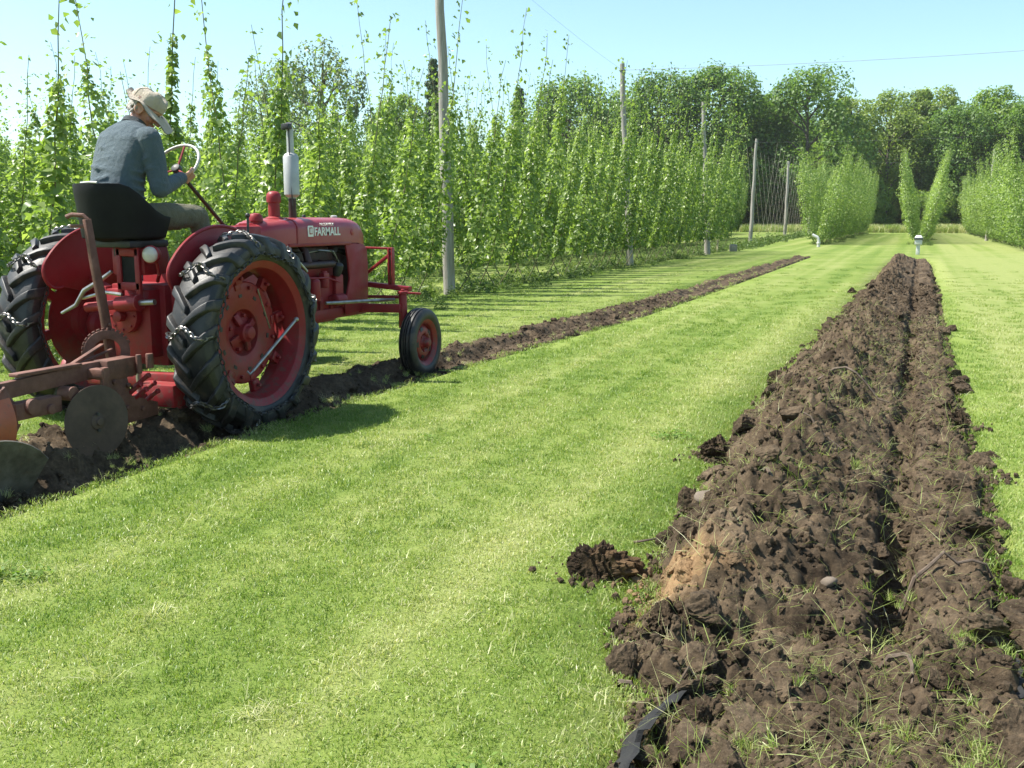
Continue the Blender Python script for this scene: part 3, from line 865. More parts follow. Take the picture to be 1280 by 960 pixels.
def hop_mesh(name, hd, ht, n, seed, low=0.42, wide=1.0, lean=1.0):
    """a pair of bines trained up two strings that spread like a V; hd: top of the dense growth, ht: tip of the runners"""
    rg = np.random.default_rng(seed)
    P = []; Nn = []; sz = []; tone = []
    stem = MB()
    for side, dy in ((-1, 0.28), (1, -0.28)):
        hd_ = hd * rg.uniform(0.9, 1.08); ht_ = ht * rg.uniform(0.93, 1.05)
        # clumps of leaves wrapped round the string, each hanging outward
        z = low + (hd_ - low) * rg.beta(1.05, 1.25, n)
        c = arm(side, dy, z)
        u = (z - low) / (hd_ - low)
        rad = wide * (0.16 + 0.20 * np.sin(np.pi * np.clip(u * 0.9 + 0.1, 0, 1)) ** 0.7) * (0.75 + 0.5 * vnoise(z * 2.6, z * 0 + seed + side * 3, seed))
        rad = rad * (0.55 + 0.9 * vnoise(z * 1.3, z * 0 + seed * 1.7 + side, seed + 50)) * (1 - 0.50 * sstep(0.60, 1.0, u))
        a = rg.uniform(0, 2 * np.pi, n); rr = rad * np.sqrt(rg.uniform(0.10, 1.0, n))
        off = np.stack([np.cos(a), np.sin(a), 0 * a], 1)
        P.append(c + off * rr[:, None] + np.stack([0 * a, 0 * a, rg.normal(0, 0.03, n)], 1))
        Nn.append(off * 0.9 + rg.normal(0, 0.45, (n, 3)) + np.array([0, 0, 0.75]))
        sz.append(rg.uniform(0.060, 0.125, n) * (1 - 0.35 * sstep(0.7, 1.0, u)))
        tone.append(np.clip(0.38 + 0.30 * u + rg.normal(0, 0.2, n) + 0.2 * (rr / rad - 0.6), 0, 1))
        # sparse whorls of leaves on the thin runner above
        zz = hd_
        while zz < ht_:
            k = rg.integers(3, 8)
            cc = arm(side, dy, np.array([zz]))[0] + np.array([rg.normal(0, 0.03), rg.normal(0, 0.03), 0])
            P.append(cc + rg.normal(0, 0.085, (k, 3)) * np.array([1, 1, 0.6])); Nn.append(rg.normal(0, 0.6, (k, 3)) + np.array([0, 0, 0.5]))
            sz.append(rg.uniform(0.05, 0.11, k)); tone.append(rg.uniform(0.3, 0.8, k))
            zz += rg.uniform(0.10, 0.34)
        zs = np.linspace(0.02, ht_, 14)
        q = arm(side, dy, zs)
        stem.tube([Vector(p) + Vector((rg.normal(0, 0.012), rg.normal(0, 0.012), 0)) for p in q], [0.014 - 0.010 * k / 13 for k in range(14)], 5)
        if lean > 2:
            zs = np.linspace(ht_ * 0.96, 6.0, 3); q = arm(side, dy, zs)
            stem.tube([Vector(p) for p in q], 0.004, 4)
    P = np.concatenate(P); Nn = np.concatenate(Nn); sz = np.concatenate(sz); tone = np.concatenate(tone)
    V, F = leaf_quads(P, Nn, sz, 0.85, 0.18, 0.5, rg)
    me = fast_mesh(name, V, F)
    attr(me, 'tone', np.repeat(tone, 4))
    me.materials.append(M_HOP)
    sm = stem.mesh('stem', (0, 0, 0), 0, 60); sm.materials.append(M_BINE)
    return me, sm

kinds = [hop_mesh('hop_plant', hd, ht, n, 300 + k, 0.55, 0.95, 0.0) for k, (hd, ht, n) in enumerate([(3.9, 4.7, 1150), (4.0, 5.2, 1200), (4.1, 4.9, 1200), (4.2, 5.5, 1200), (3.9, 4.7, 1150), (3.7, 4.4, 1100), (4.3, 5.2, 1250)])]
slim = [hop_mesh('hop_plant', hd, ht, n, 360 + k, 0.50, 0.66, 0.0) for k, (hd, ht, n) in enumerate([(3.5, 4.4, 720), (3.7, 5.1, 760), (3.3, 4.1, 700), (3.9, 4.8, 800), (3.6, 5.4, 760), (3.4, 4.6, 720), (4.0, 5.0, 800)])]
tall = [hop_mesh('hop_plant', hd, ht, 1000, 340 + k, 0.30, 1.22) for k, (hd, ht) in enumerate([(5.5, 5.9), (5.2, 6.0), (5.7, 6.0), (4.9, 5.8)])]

def hop(kind, x, y, sz, label, group=None, flip=None, sxy=1.0):
    me, sm = kind
    o = link('hop_plant', me)
    o.location = (x, y, 0)
    o.rotation_euler = (0, 0, (rng.integers(0, 2) * math.pi if flip is None else flip) + rng.normal(0, 0.12))
    o.scale = (sxy, sxy, sz)
    tag(o, label, 'hop plant', group)
    link('stem', sm, o)
    return o

n_hop = 0
special = [(7.85, 2, 0.94, 'hop plant rising as a thick lit column behind the driver, left of his back'),
           (9.45, 1, 0.95, 'hop plant rising as a pointed column right behind the hat of the driver'),
           (11.8, 4, 1.05, 'tall leafy hop plant behind the upright exhaust of the tractor')]
ROW1 = -8.75
y = 6.4
while y < 48:
    s = float(np.interp(y, [6, 10, 14, 20, 30, 38, 55], [0.58, 0.61, 0.82, 1.08, 1.20, 1.24, 1.22]))
    k = rng.integers(0, 7); lab = 'leafy hop plant climbing paired strings in the pole row ahead of the tractor'; grp = 'hop plants of the pole row'
    if special and y > special[0][0] - 0.5:
        y, k, s, lab = special.pop(0); grp = None
    elif min(abs(y - q[1]) for q in ((0, 18.12), (0, 31.5), (0, 43.2))) < 0.25:
        y += 0.4
    hop(slim[k], ROW1 + rng.normal(0, 0.06), y, s * rng.uniform(0.94, 1.08), lab, grp)
    n_hop += 1
    y += rng.uniform(0.95, 1.2)
y = 10.5
while y < 84:
    s = float(np.interp(y, [10, 16, 28, 40, 60, 80], [0.77, 0.93, 1.20, 1.26, 1.24, 1.2]))
    hop(kinds[rng.integers(0, 7)], -14.2 + rng.normal(0, 0.12), y, s * rng.uniform(0.9, 1.10), 'leafy hop plant in the second row behind the pole row', 'hop plants of the second row on the left')
    n_hop += 1
    y += rng.uniform(0.8, 1.0)
back = []
for x, y0, y1 in ((-19.7, 14, 108), (-25.2, 17, 108), (-30.7, 21, 80), (-36.2, 25, 80), (-41.7, 29, 80)):
    y = y0
    while y < y1:
        s = float(np.interp(y, [10, 20, 30, 45, 80], [0.78, 0.90, 1.0, 1.14, 1.2]))
        back.append((x + rng.normal(0, 0.15), y, s * rng.uniform(0.9, 1.15)))
        y += rng.uniform(0.85, 1.15)
for x, y0, y1, dy, lab, grp, big in ((-5.55, 62, 112, 1.15, 'hop plant on spread strings in the far block left of the furrow end', 'hop plants of the far block left of the furrow', 1.0),
                                    (0.1, 66.5, 118, 1.3, 'hop plant on spread strings in the far row straight beyond the furrow', 'hop plants of the far row beyond the furrow', 0.98),
                                    (4.9, 50, 112, 1.75, 'hop plant on spread strings in the far block at the right border', 'hop plants of the far block on the right', 0.93)):
    y = y0
    while y < y1:
        hop(tall[rng.integers(0, 4)], x + rng.normal(0, 0.07), y, big * rng.uniform(0.93, 1.06), lab, grp)
        n_hop += 1
        y += dy * rng.uniform(0.85, 1.15)
for x, y0, y1 in ((10.3, 58, 112),):
    y = y0
    while y < y1:
        back.append((x + rng.normal(0, 0.1), y, 1.25 * rng.uniform(0.9, 1.05))); y += 1.2
var = []
for k, (me, sm) in enumerate(kinds[:6]):
    var.append(loose('rear_hop_%c' % 'abcdef'[k], me))
back = np.array(back); n = len(back)
scatter('rear_hop_plants', np.stack([back[:, 0], back[:, 1], 0 * back[:, 0]], 1), np.stack([0 * back[:, 0], 0 * back[:, 0], rng.integers(0, 2, n) * math.pi], 1), back[:, 2], rng.integers(0, 6, n), var, 'dense mass of hop plants in the rows behind the front ones')

# ------------------------------------------------------------------ trellis poles, wires, stakes
def pole_material():
    m, t, p = newmat('weathered pole wood')
    co = objco(t)
    mp = N(t, 'ShaderNodeMapping'); t.links.new(co, mp.inputs[0]); mp.inputs['Scale'].default_value = (14, 14, 0.9)
    c = ramp(t, noise(t, 2.0, 6, 0.65, mp.outputs[0]), [(0.3, (0.17, 0.155, 0.135)), (0.55, (0.30, 0.28, 0.25)), (0.75, (0.40, 0.38, 0.345))])
    t.links.new(c, p.inputs['Base Color']); p.inputs['Roughness'].default_value = 0.9
    bump(t, noise(t, 3, 6, 0.7, mp.outputs[0]), 0.6, 0.02, p)
    return m
M_POLE = pole_material()
M_WIRE = simple('galvanised wire', (0.20, 0.21, 0.22), None, 10, 0.7, 0.0)
POLES = [(-8.70, 18.12, 7.4, -0.19, 0.113, 'nearest tall grey trellis pole standing just ahead of the tractor'),
         (-8.62, 31.5, 6.35, -0.42, 0.115, 'second trellis pole leaning left in front of the hop row'),
         (-8.4, 43.2, 6.4, -0.40, 0.125, 'third trellis pole against the dark trees with two pale posts beyond it'),
         (-9.18, 60.0, 6.1, 0.12, 0.115, 'pale trellis pole at the end of the left hop row'),
         (-9.87, 82.0, 6.0, 0.05, 0.13, 'pale trellis pole in the gap between the two far hop blocks'),
         (-10.2, 104.0, 6.0, 0.0, 0.14, 'farthest pale trellis pole at the edge of the far hop block'),
         (4.45, 78.0, 6.3, 0.05, 0.11, 'trellis pole half hidden in the hop block at the right border')]
tips = []
for x, y, h, lean, r, lab in POLES:
    mb = MB(); pts = []; 
    for k in range(9):
        s = k / 8
        pts.append((x + lean * s + 0.02 * math.sin(k * 2.1 + x), y + 0.015 * math.cos(k * 1.7), -0.15 + (h + 0.15) * s))
    mb.tube(pts, [r * (1.08 - 0.42 * k / 8) for k in range(9)], 14)
    o = mb.build('trellis_pole', M_POLE, None, (x, y, 0), smooth=50)
    tag(o, lab, 'pole')
    MB().lathe([(r * 0.80 + 0.004, 0), (r * 0.80 + 0.012, 0.005), (r * 0.80 + 0.012, 0.03), (r * 0.80 + 0.004, 0.035)], (pts[8][0], pts[8][1], h - 0.22), (0, 0, 1), 12).build('wire_band', M_WIRE, o)
    tips.append(Vector((pts[8][0], pts[8][1], h - 0.2)))
def wire(a, b, sag, label, r=0.0026):
    a = Vector(a); b = Vector(b)
    pts = [a.lerp(b, k / 10) - Vector((0, 0, sag * 4 * (k / 10) * (1 - k / 10))) for k in range(11)]
    tag(MB().tube(pts, r, 5).build('trellis_wire', M_WIRE, None, a), label, 'wire')
def off(v, dx, dy=0): return v + Vector((dx, dy, 0))
for k in range(5):
    a, b = tips[k], tips[k + 1]
    d = (b - a).normalized() * 0.11
    wire(a + d, b - d, 0.12, ['top wire between the nearest pole and the second pole', 'top wire between the second and third poles', 'top wire from the third pole to the first pale pole', 'top wire between the two pale poles of the gap', 'top wire between the last two pale poles'][k])
wire(off(tips[1], 0.11), (14.0, 30.0, 6.25), 0.25, 'long thin wire crossing the sky from the second pole to the right', 0.006)
wire(off(tips[3], 0.13), (4.0, 61.0, 6.0), 0.1, 'cross wire from the first pale pole over the far hop block')
wire(off(tips[4], 0.13), (4.5, 83.0, 5.9), 0.1, 'cross wire from the pole in the gap over the far hop block')
for k in range(16):
    y = 61.5 + k * 2.5
    for sx in (-0.9, 0.9):
        a = Vector((-8.9 - 0.035 * (y - 60) + sx * 1.0, y, 5.9)); b = Vector((-8.9 - 0.035 * (y - 60) + sx * 0.12, y, 0.02))
        o = MB().tube([a, b], 0.0045, 4).build('training_string', M_TWINE, None, b)
        tag(o, 'bare training string hanging in the gap around the pale poles', 'string', 'bare strings around the pale poles')

M_WHITE = simple('white post paint', (0.58, 0.58, 0.56), (0.48, 0.48, 0.46), 6, 0.5)
M_GREYCAP = simple('grey cap', (0.06, 0.065, 0.075), None, 6, 0.4)
g = empty('marker_post', (0.0, 46.4, 0), 'short white post with a wide grey cap at the far end of the furrow', 'post')
MB().beam((0, 46.4, -0.1), (0, 46.4, 0.42), 0.16, 0.16, (0, 1, 0)).build('post', M_WHITE, g, bevel=0.01)
MB().box((0, 46.4, 0.53), (0.30, 0.30, 0.20)).build('head', M_WHITE, g, bevel=0.01)
MB().box((0, 46.4, 0.68), (0.36, 0.36, 0.07)).build('gasket', M_GREYCAP, g, bevel=0.01)
MB().box((0, 46.4, 0.775), (0.33, 0.33, 0.10), None, 0.55).build('cap', M_WHITE, g, bevel=0.01)
g = empty('marker_post', (-5.05, 57, 0), 'short slanting white pipe at the foot of the far left hop block', 'post')
MB().tube([(-5.05, 57, -0.05), (-5.05, 57, 0.35), (-5.12, 57, 0.52), (-5.40, 57, 0.66)], 0.085, 10).build('pipe', M_WHITE, g)
MB().lathe([(0.085, 0), (0.11, 0.01), (0.11, 0.07), (0.085, 0.08)], (-5.05, 57, 0.18), (0, 0, 1), 12).build('collar', M_WHITE, g)
g = empty('marker_stake', (-8.6, 46.5, 0), 'thin pale stake in the weeds between the third pole and the first pale pole', 'stake')
MB().beam((-8.6, 46.5, -0.1), (-8.6, 46.5, 0.55), 0.07, 0.05, (0, 1, 0)).build('stake', simple('pale stake', (0.55, 0.48, 0.32), None, 9, 0.8), g, bevel=0.005)
MB().bolt((-8.6, 46.47, 0.5), (0, -1, 0), 0.012).build('nail', M_WIRE, g)
g = empty('wooden_block', (-8.1, 47.8, 0), 'low weathered wooden stub in the weeds right of the pale stake', 'stub')
MB().box((-8.1, 47.8, 0.12), (0.34, 0.30, 0.34), (0.05, 0, 0.3)).build('stub', M_POLE, g, bevel=0.02)
MB().box((-8.1, 47.8, 0.305), (0.30, 0.26, 0.03), (0.05, 0, 0.3)).build('top_board', M_POLE, g, bevel=0.008)

# ------------------------------------------------------------------ weeds along the pole line and under the rows
M_WEED = foliage('weeds', (0.040, 0.075, 0.018), (0.085, 0.140, 0.032), (0.150, 0.200, 0.060), 0.3, 0.5, 0.8)
def weed_mesh(seed, n, w, h):
    rg = np.random.default_rng(seed)
    P = np.abs(rg.normal(0, 1, (n, 3))) * np.sign(rg.normal(0, 1, (n, 3))) * np.array([w / 2, w / 2, 0])
    P[:, :2] *= np.minimum(1, 0.75 * w / np.maximum(np.hypot(P[:, 0], P[:, 1]), 1e-6))[:, None]; P[:, 2] = h * rg.uniform(0.02, 1, n) * np.exp(-(P[:, 0] ** 2 + P[:, 1] ** 2) / (w * w) * 1.6)
    V, F = leaf_quads(P, rg.normal(0, 0.7, (n, 3)) + np.array([0, 0, 0.5]), rg.uniform(0.05, 0.13, n), 0.45, 0.1, None, rg)
    me = fast_mesh('weed', V, F); attr(me, 'tone', np.repeat(rg.uniform(0.1, 0.9, n), 4)); me.materials.append(M_WEED)
    return me
weeds = [weed_mesh(500 + k, 150, w, h) for k, (w, h) in enumerate([(0.55, 0.42), (0.4, 0.3), (0.7, 0.35), (0.35, 0.55)])]
def weed(x, y, k, s, lab, grp=None):
    o = link('weed', weeds[k]); o.location = (x, y, 0); o.scale = (s, s, s); o.rotation_euler = (0, 0, rng.uniform(0, 6.28))
    tag(o, lab, 'weed', grp)
weed(-8.35, 18.6, 0, 1.0, 'dark bushy weed at the right foot of the nearest trellis pole')
weed(-9.15, 17.6, 1, 1.1, 'low weed at the left foot of the nearest trellis pole')
for k in range(58):
    y = 19.4 + 40 * (k / 58) ** 1.25
    weed(-8.8 - 0.012 * (y - 19) + rng.normal(0, 0.22), y, rng.integers(0, 4), rng.uniform(0.45, 1.0), 'leafy weed growing in the line of trellis poles', 'weeds along the pole line')
for k in range(36):
    y = 50 + 48 * (k / 36)
    weed(-8.4 - 0.03 * (y - 50) + rng.normal(0, 0.12), y, rng.integers(0, 4), rng.uniform(1.0, 1.5), 'small dark bush in the row beside the pale poles', 'small bushes beside the pale poles')
wv = [loose('low_weed_%c' % 'abcd'[k], m_) for k, m_ in enumerate(weeds)]
lt = [tuft('tall_tuft_%c' % 'ab'[k], 60, 0.14, 0.10, 0.34, 0.012, 0.9, 0.25) for k in range(2)]
q = []
for _ in range(1500):
    q.append((rng.choice([-8.8, -8.8, -9.4, -10.5, -12, -14.2]) + rng.normal(0, 0.4), 7 + 52 * rng.uniform() ** 1.2))
for _ in range(500):
    q.append((rng.choice([-5.55, 0.1, 5.3]) + rng.normal(0, 0.35), rng.uniform(62, 118)))
q = np.array(q); n = len(q)
scatter('row_weeds', np.stack([q[:, 0], q[:, 1], 0 * q[:, 0]], 1), np.stack([0 * q[:, 0], 0 * q[:, 0], rng.uniform(0, 6.28, n)], 1), rng.uniform(0.2, 0.55, n), rng.integers(0, 6, n), wv + lt, 'low weeds and rough grass under the hop rows')
M_TALL = grass_material('ripe grass', 0.3)
tg = [tuft('ripe_tuft_%c' % 'ab'[k], 70, 0.5, 0.5, 1.0, 0.045, 0.7, 0.6) for k in range(2)]
n = 3400
q = np.stack([rng.uniform(-45, 34, n), rng.uniform(120, 136, n)], 1)
scatter('tall_grass', np.stack([q[:, 0], q[:, 1], 0 * q[:, 0]], 1), np.stack([0 * q[:, 0], 0 * q[:, 0], rng.uniform(0, 6.28, n)], 1), rng.uniform(0.7, 1.2, n), rng.integers(0, 2, n), tg, 'belt of uncut pale grass in front of the far trees')

# ------------------------------------------------------------------ trees
M_TREE = [foliage('tree leaves dark', (0.066, 0.122, 0.032), (0.118, 0.196, 0.048), (0.190, 0.280, 0.074), 0.46, 0.5, 0.10),
          foliage('tree leaves mid', (0.096, 0.164, 0.034), (0.165, 0.246, 0.052), (0.250, 0.330, 0.084), 0.48, 0.5, 0.10),
          foliage('tree leaves light', (0.122, 0.178, 0.048), (0.198, 0.260, 0.072), (0.282, 0.340, 0.110), 0.48, 0.5, 0.10),
          foliage('needles', (0.044, 0.080, 0.040), (0.070, 0.118, 0.056), (0.105, 0.160, 0.076), 0.25, 0.55, 0.10),
          foliage('willow leaves', (0.090, 0.126, 0.062), (0.140, 0.188, 0.094), (0.200, 0.246, 0.135), 0.4, 0.5, 0.10)]
M_BARK = simple('bark', (0.075, 0.060, 0.048), (0.12, 0.10, 0.08), 3, 0.95, 0, 0.6, 8)

def tree_mesh(H, Wd, seed, shape='round', n_puff=46, per=380, leaf=0.36, base=0.12):
    """tapered trunk with limbs; crown of many overlapping leaf puffs set over an uneven ovoid"""
    rg = np.random.default_rng(seed)
    tr = MB()
    lean = rg.normal(0, 0.02, 2) * H
    trunk = [Vector((lean[0] * s * s, lean[1] * s * s, H * 0.84 * s)) for s in np.linspace(0, 1, 7)]
    r0 = 0.018 * H
    tr.tube([Vector((0, 0, -0.3))] + trunk, [r0 * 1.35] + [r0 * (1.12 - s) for s in np.linspace(0, 1, 7)], 9)
    cz = H * (base + 1) / 2; hz = H * (1 - base) / 2
    P = []; Nn = []; sz = []; tone = []
    for k in range(n_puff):
        u = 1 - 2 * (k + 0.5) / n_puff; az = k * 2.39996 + rg.normal(0, 0.35)
        if shape == 'cone':
            t_ = (k + 0.5) / n_puff; w = 1.0 - t_ ** 0.9 + 0.03; zc = H * (base + (1 - base) * t_ * 0.98); d = Wd / 2 * w * rg.uniform(0.45, 0.95)
            pr_ = Wd * (0.055 + 0.115 * w) * rg.uniform(0.8, 1.2); e = np.array([1.2, 1.2, 0.55])
        else:
            sn = math.sqrt(max(0.0, 1 - u * u))
            egg = 1.0 + (0.16 if shape == 'round' else 0.05) * -u
            d = Wd / 2 * sn * egg * rg.uniform(0.62, 0.95); zc = cz + hz * u * rg.uniform(0.80, 0.97)
            pr_ = Wd * (rg.uniform(0.085, 0.20) if shape != 'willow' else rg.uniform(0.06, 0.15)) * (1.0 if shape != 'column' else 1.15); e = np.array([1.05, 1.05, 0.9]) if shape != 'willow' else np.array([0.75, 0.75, 1.5])
        zc = min(zc, H - pr_ * e[2] * 0.85)
        c = np.array([math.cos(az) * d, math.sin(az) * d, zc])
        s = max(0.10, min(0.96, zc / (0.84 * H) - 0.16))
        if k % 2 == 0:
            p0 = trunk[0].lerp(trunk[-1], s)
            tr.tube([p0, p0.lerp(Vector(c), 0.5) + Vector((0, 0, 0.025 * H)), Vector(c)], [r0 * 0.40, r0 * 0.26, r0 * 0.08], 5)
        m_ = int(per * rg.uniform(0.75, 1.2))
        v = rg.normal(size=(m_, 3)); v /= np.linalg.norm(v, axis=1, keepdims=True)
        lump = 0.78 + 0.42 * vnoise(v[:, 0] * 2.2 + v[:, 2] * 1.3 + k, v[:, 1] * 2.2 - v[:, 2] * 1.1 + k * 3.1, seed)
        rr = pr_ * lump[:, None] * rg.uniform(0.35, 1.0, (m_, 1)) ** 0.45
        sprig = rg.uniform(0, 1, m_) < 0.07
        rr = np.where(sprig[:, None], pr_ * rg.uniform(1.0, 1.38, (m_, 1)), rr)
        P.append(c + v * rr * e)
        Nn.append(v * 0.8 + rg.normal(0, 0.5, (m_, 3)) + np.array([0, 0, 0.45]))
        sz.append(rg.uniform(0.6, 1.35, m_) * leaf)
        tone.append(np.clip(rg.normal(0.48, 0.10) + rg.normal(0, 0.17, m_), 0, 1))
    P = np.concatenate(P); P[:, 2] = np.maximum(P[:, 2], 0.4)
    V, F = leaf_quads(P, np.concatenate(Nn), np.concatenate(sz), 0.75, 0.15, 0.3 if shape != 'willow' else 1.5, rg)
    me = fast_mesh('crown', V, F); attr(me, 'tone', np.repeat(np.concatenate(tone), 4))
    tm = tr.mesh('trunk', (0, 0, 0), 0, 60); tm.materials.append(M_BARK)
    return me, tm

TK = {}
def tree_kind(key, mat_i, *a, **k):
    me, tm = tree_mesh(*a, **k); me.materials.append(M_TREE[mat_i]); TK[key] = (me, tm)
tree_kind('maple', 0, 19, 13, 801)
tree_kind('ash', 1, 19, 11, 802, n_puff=40)
tree_kind('oak', 0, 18, 14, 803, n_puff=52)
tree_kind('poplar', 2, 20, 8.5, 804, 'column', n_puff=40)
tree_kind('birch', 2, 18, 9, 805, 'column', n_puff=40, per=230, leaf=0.32, base=0.16)
tree_kind('spruce', 3, 18, 7.0, 806, 'cone', n_puff=70, per=210, leaf=0.30, base=0.03)
tree_kind('willow', 4, 17, 10, 807, 'willow', n_puff=46, per=170, leaf=0.27, base=0.15)
tree_kind('sapling', 1, 7, 6.5, 808, n_puff=22, per=260, leaf=0.32, base=0.0)

def tree(name, key, x, y, h, rot, lab, grp=None, wx=1.0):
    me, tm = TK[key]
    H = {'maple': 19, 'ash': 19, 'oak': 18, 'poplar': 20, 'birch': 18, 'spruce': 18, 'willow': 17, 'sapling': 7}[key]
    s = h / H
    o = empty(name, (x, y, 0), lab, 'tree', grp)
    o.scale = (s * wx, s * wx, s); o.rotation_euler = (0, 0, rot)
    link('crown', me, o); link('trunk', tm, o)
    return o
TREES = [('maple_tree', 'maple', -40.0, 118, 18.6, 'dense round tree rising above the hops right of the second pole'),
         ('ash_tree', 'ash', -45.5, 124, 15.5, 'lower green tree showing above the hops left of the second pole'),
         ('spruce_tree', 'spruce', -47.6, 120, 18.0, 'small dark conifer top peeking over the hops between the first two poles'),
         ('oak_tree', 'oak', -37.0, 128, 17.4, 'broad dark tree behind the second pole'),
         ('maple_tree', 'maple', -30.9, 125, 19.6, 'tall dark green tree between the second and third poles'),
         ('oak_tree', 'oak', -24.5, 130, 20.8, 'tall full tree behind the third pole'),
         ('ash_tree', 'ash', -20.4, 138, 18.2, 'mid green tree right of the third pole'),
         ('maple_tree', 'maple', -13.6, 133, 20.2, 'bright topped tree above the pale poles'),
         ('poplar_tree', 'poplar', -9.4, 142, 17.6, 'lighter green tree behind the far left hop block'),
         ('birch_tree', 'birch', -4.6, 146, 18.8, 'pale green airy tree above the far hop row'),
         ('poplar_tree', 'poplar', -1.4, 152, 19.4, 'light tree right of the airy pale one over the furrow end'),
         ('birch_tree', 'birch', 1.6, 160, 20.6, 'thin topped tree seen between the light tree and the dark round one'),
         ('oak_tree', 'oak', 4.6, 148, 16.6, 'dark round tree in the gap left of the right hop block'),
         ('ash_tree', 'ash', 8.2, 152, 19.2, 'tall tree with an uneven top near the right border'),
         ('maple_tree', 'maple', 13.5, 146, 17.2, 'full tree at the right border above the hop block'),
         ('willow_tree', 'willow', -47.9, 75, 16.2, 'feathery grey green tree above the hops behind the exhaust stack'),
         ('willow_tree', 'willow', -55.0, 79, 15.6, 'feathery tree left of the tallest one above the hops'),
         ('spruce_tree', 'spruce', -42.8, 86, 16.4, 'dark narrow conifer just left of the nearest pole'),
         ('ash_tree', 'ash', -49.5, 92, 14.2, 'green tree top between the feathery tree and the narrow conifer')]
for k, (nm, key, x, y, h, lab) in enumerate(TREES):
    tree(nm, key, x, y, h, 1.7 * k, lab, None, 1.0 if key != 'spruce' else 0.8)
kk = ['oak', 'maple', 'ash', 'spruce', 'oak', 'poplar']
nm_ = {'oak': 'oak_tree', 'maple': 'maple_tree', 'ash': 'ash_tree', 'spruce': 'spruce_tree', 'poplar': 'poplar_tree'}
for k in range(26):
    x = -58 + 3.3 * k; y = 150 + (k * 37 % 11) * 1.6 + max(0, x) * 0.3
    key = kk[k % 6]
    tree(nm_[key], key, x, y, 15.0 + (k * 53 % 7) * 0.45, 2.3 * k, 'tree of the dense second line behind the front trees', 'trees of the second line')
for k in range(24):
    x = -46 + 3.4 * k; y = 166 + (k * 29 % 7) * 1.1
    tree('young_tree', 'sapling', x, y, 7.0 + (k * 13 % 5) * 0.5, 1.9 * k, 'bushy tree deep in the shade behind the second line of trees', 'undergrowth trees deep in the wood')
for k in range(30):
    x = -56 + 2.75 * k + rng.normal(0, 0.7); y = 134 + (k * 29 % 9) * 0.8 + max(0, x + 10) * 0.35
    tree('young_tree', 'sapling', x, y, rng.uniform(4.0, 7.5), 1.3 * k, 'low bushy young tree at the dark foot of the tree line', 'young trees at the wood edge')
for k in range(16):
    x = -110 + 3.6 * k; y = 98 + (k * 31 % 8) * 1.4
    tree(nm_[kk[(k * 5) % 5]], kk[(k * 5) % 5], x, y, 7.5 + (k * 17 % 5) * 0.6, 0.9 * k, 'distant tree hidden behind the hops on the left', 'distant trees behind the left hops')
# ------------------------------------------------------------------ tractor
def red_paint(name, c1, c2, c3, rough=0.42, coat=0.06, dust=0.10):
    """old repainted enamel: two reds, worn darker patches, dust lying on faces that look up"""
    m, t, p = newmat(name)
    co = objco(t)
    c = ramp(t, noise(t, 3.5, 5, 0.6, co), [(0.3, c1), (0.7, c2)])
    k = ramp(t, noise(t, 11, 8, 0.72, co), [(0.58, (0, 0, 0)), (0.70, (1, 1, 1))])
    c = mixc(t, maths(t, 'MULTIPLY', k, 0.75), c, c3)
    chip = ramp(t, noise(t, 30, 6, 0.7, co), [(0.66, (0, 0, 0)), (0.70, (1, 1, 1))])
    c = mixc(t, maths(t, 'MULTIPLY', chip, 0.7), c, (0.050, 0.028, 0.022))
    hz = N(t, 'ShaderNodeSeparateXYZ'); t.links.new(wpos(t), hz.inputs[0])
    low = N(t, 'ShaderNodeMapRange'); t.links.new(hz.outputs[2], low.inputs[0])
    low.inputs[1].default_value = 0.05; low.inputs[2].default_value = 0.85; low.inputs[3].default_value = 0.85; low.inputs[4].default_value = 0.0
    mud = ramp(t, noise(t, 16, 8, 0.72, co), [(0.48, (0, 0, 0)), (0.60, (1, 1, 1))])
    c = mixc(t, maths(t, 'MULTIPLY', mud, low.outputs[0]), c, (0.085, 0.062, 0.044))   # dried mud splashed up from the furrow
    nz = N(t, 'ShaderNodeSeparateXYZ'); g = N(t, 'ShaderNodeNewGeometry'); t.links.new(g.outputs['Normal'], nz.inputs[0])
    up = N(t, 'ShaderNodeMapRange'); t.links.new(nz.outputs[2], up.inputs[0])
    up.inputs[1].default_value = 0.4; up.inputs[2].default_value = 1.0; up.inputs[3].default_value = 0.06; up.inputs[4].default_value = dust
    dk = maths(t, 'MULTIPLY', up.outputs[0], ramp(t, noise(t, 6, 6, 0.65, co), [(0.3, (0.3, 0.3, 0.3)), (0.7, (1, 1, 1))]))
    c = mixc(t, dk, c, (0.33, 0.27, 0.22))
    t.links.new(c, p.inputs['Base Color'])
    rr = N(t, 'ShaderNodeMapRange'); t.links.new(noise(t, 8, 5, 0.6, co), rr.inputs[0])
    rr.inputs[1].default_value = 0.3; rr.inputs[2].default_value = 0.75; rr.inputs[3].default_value = rough; rr.inputs[4].default_value = rough + 0.25
    t.links.new(rr.outputs[0], p.inputs['Roughness'])
    p.inputs['Specular IOR Level'].default_value = 0.35
    p.inputs['Coat Weight'].default_value = coat; p.inputs['Coat Roughness'].default_value = 0.18
    bump(t, noise(t, 45, 4, 0.6, co), 0.08, 0.01, p)
    return m
M_RED = red_paint('red enamel', (0.20, 0.002, 0.008), (0.25, 0.003, 0.010), (0.105, 0.004, 0.006))
M_HOOD = red_paint('red hood enamel', (0.25, 0.004, 0.016), (0.30, 0.007, 0.021), (0.17, 0.007, 0.014), 0.28, 0.25, 0.24)
M_WHEELRED = red_paint('orange red wheel paint', (0.20, 0.005, 0.009), (0.25, 0.008, 0.010), (0.10, 0.006, 0.007), 0.4, 0.12, 0.12)
M_GREASE = simple('greasy dark iron', (0.022, 0.014, 0.013), (0.06, 0.022, 0.020), 9, 0.5, 0.3, 0.3, 40)
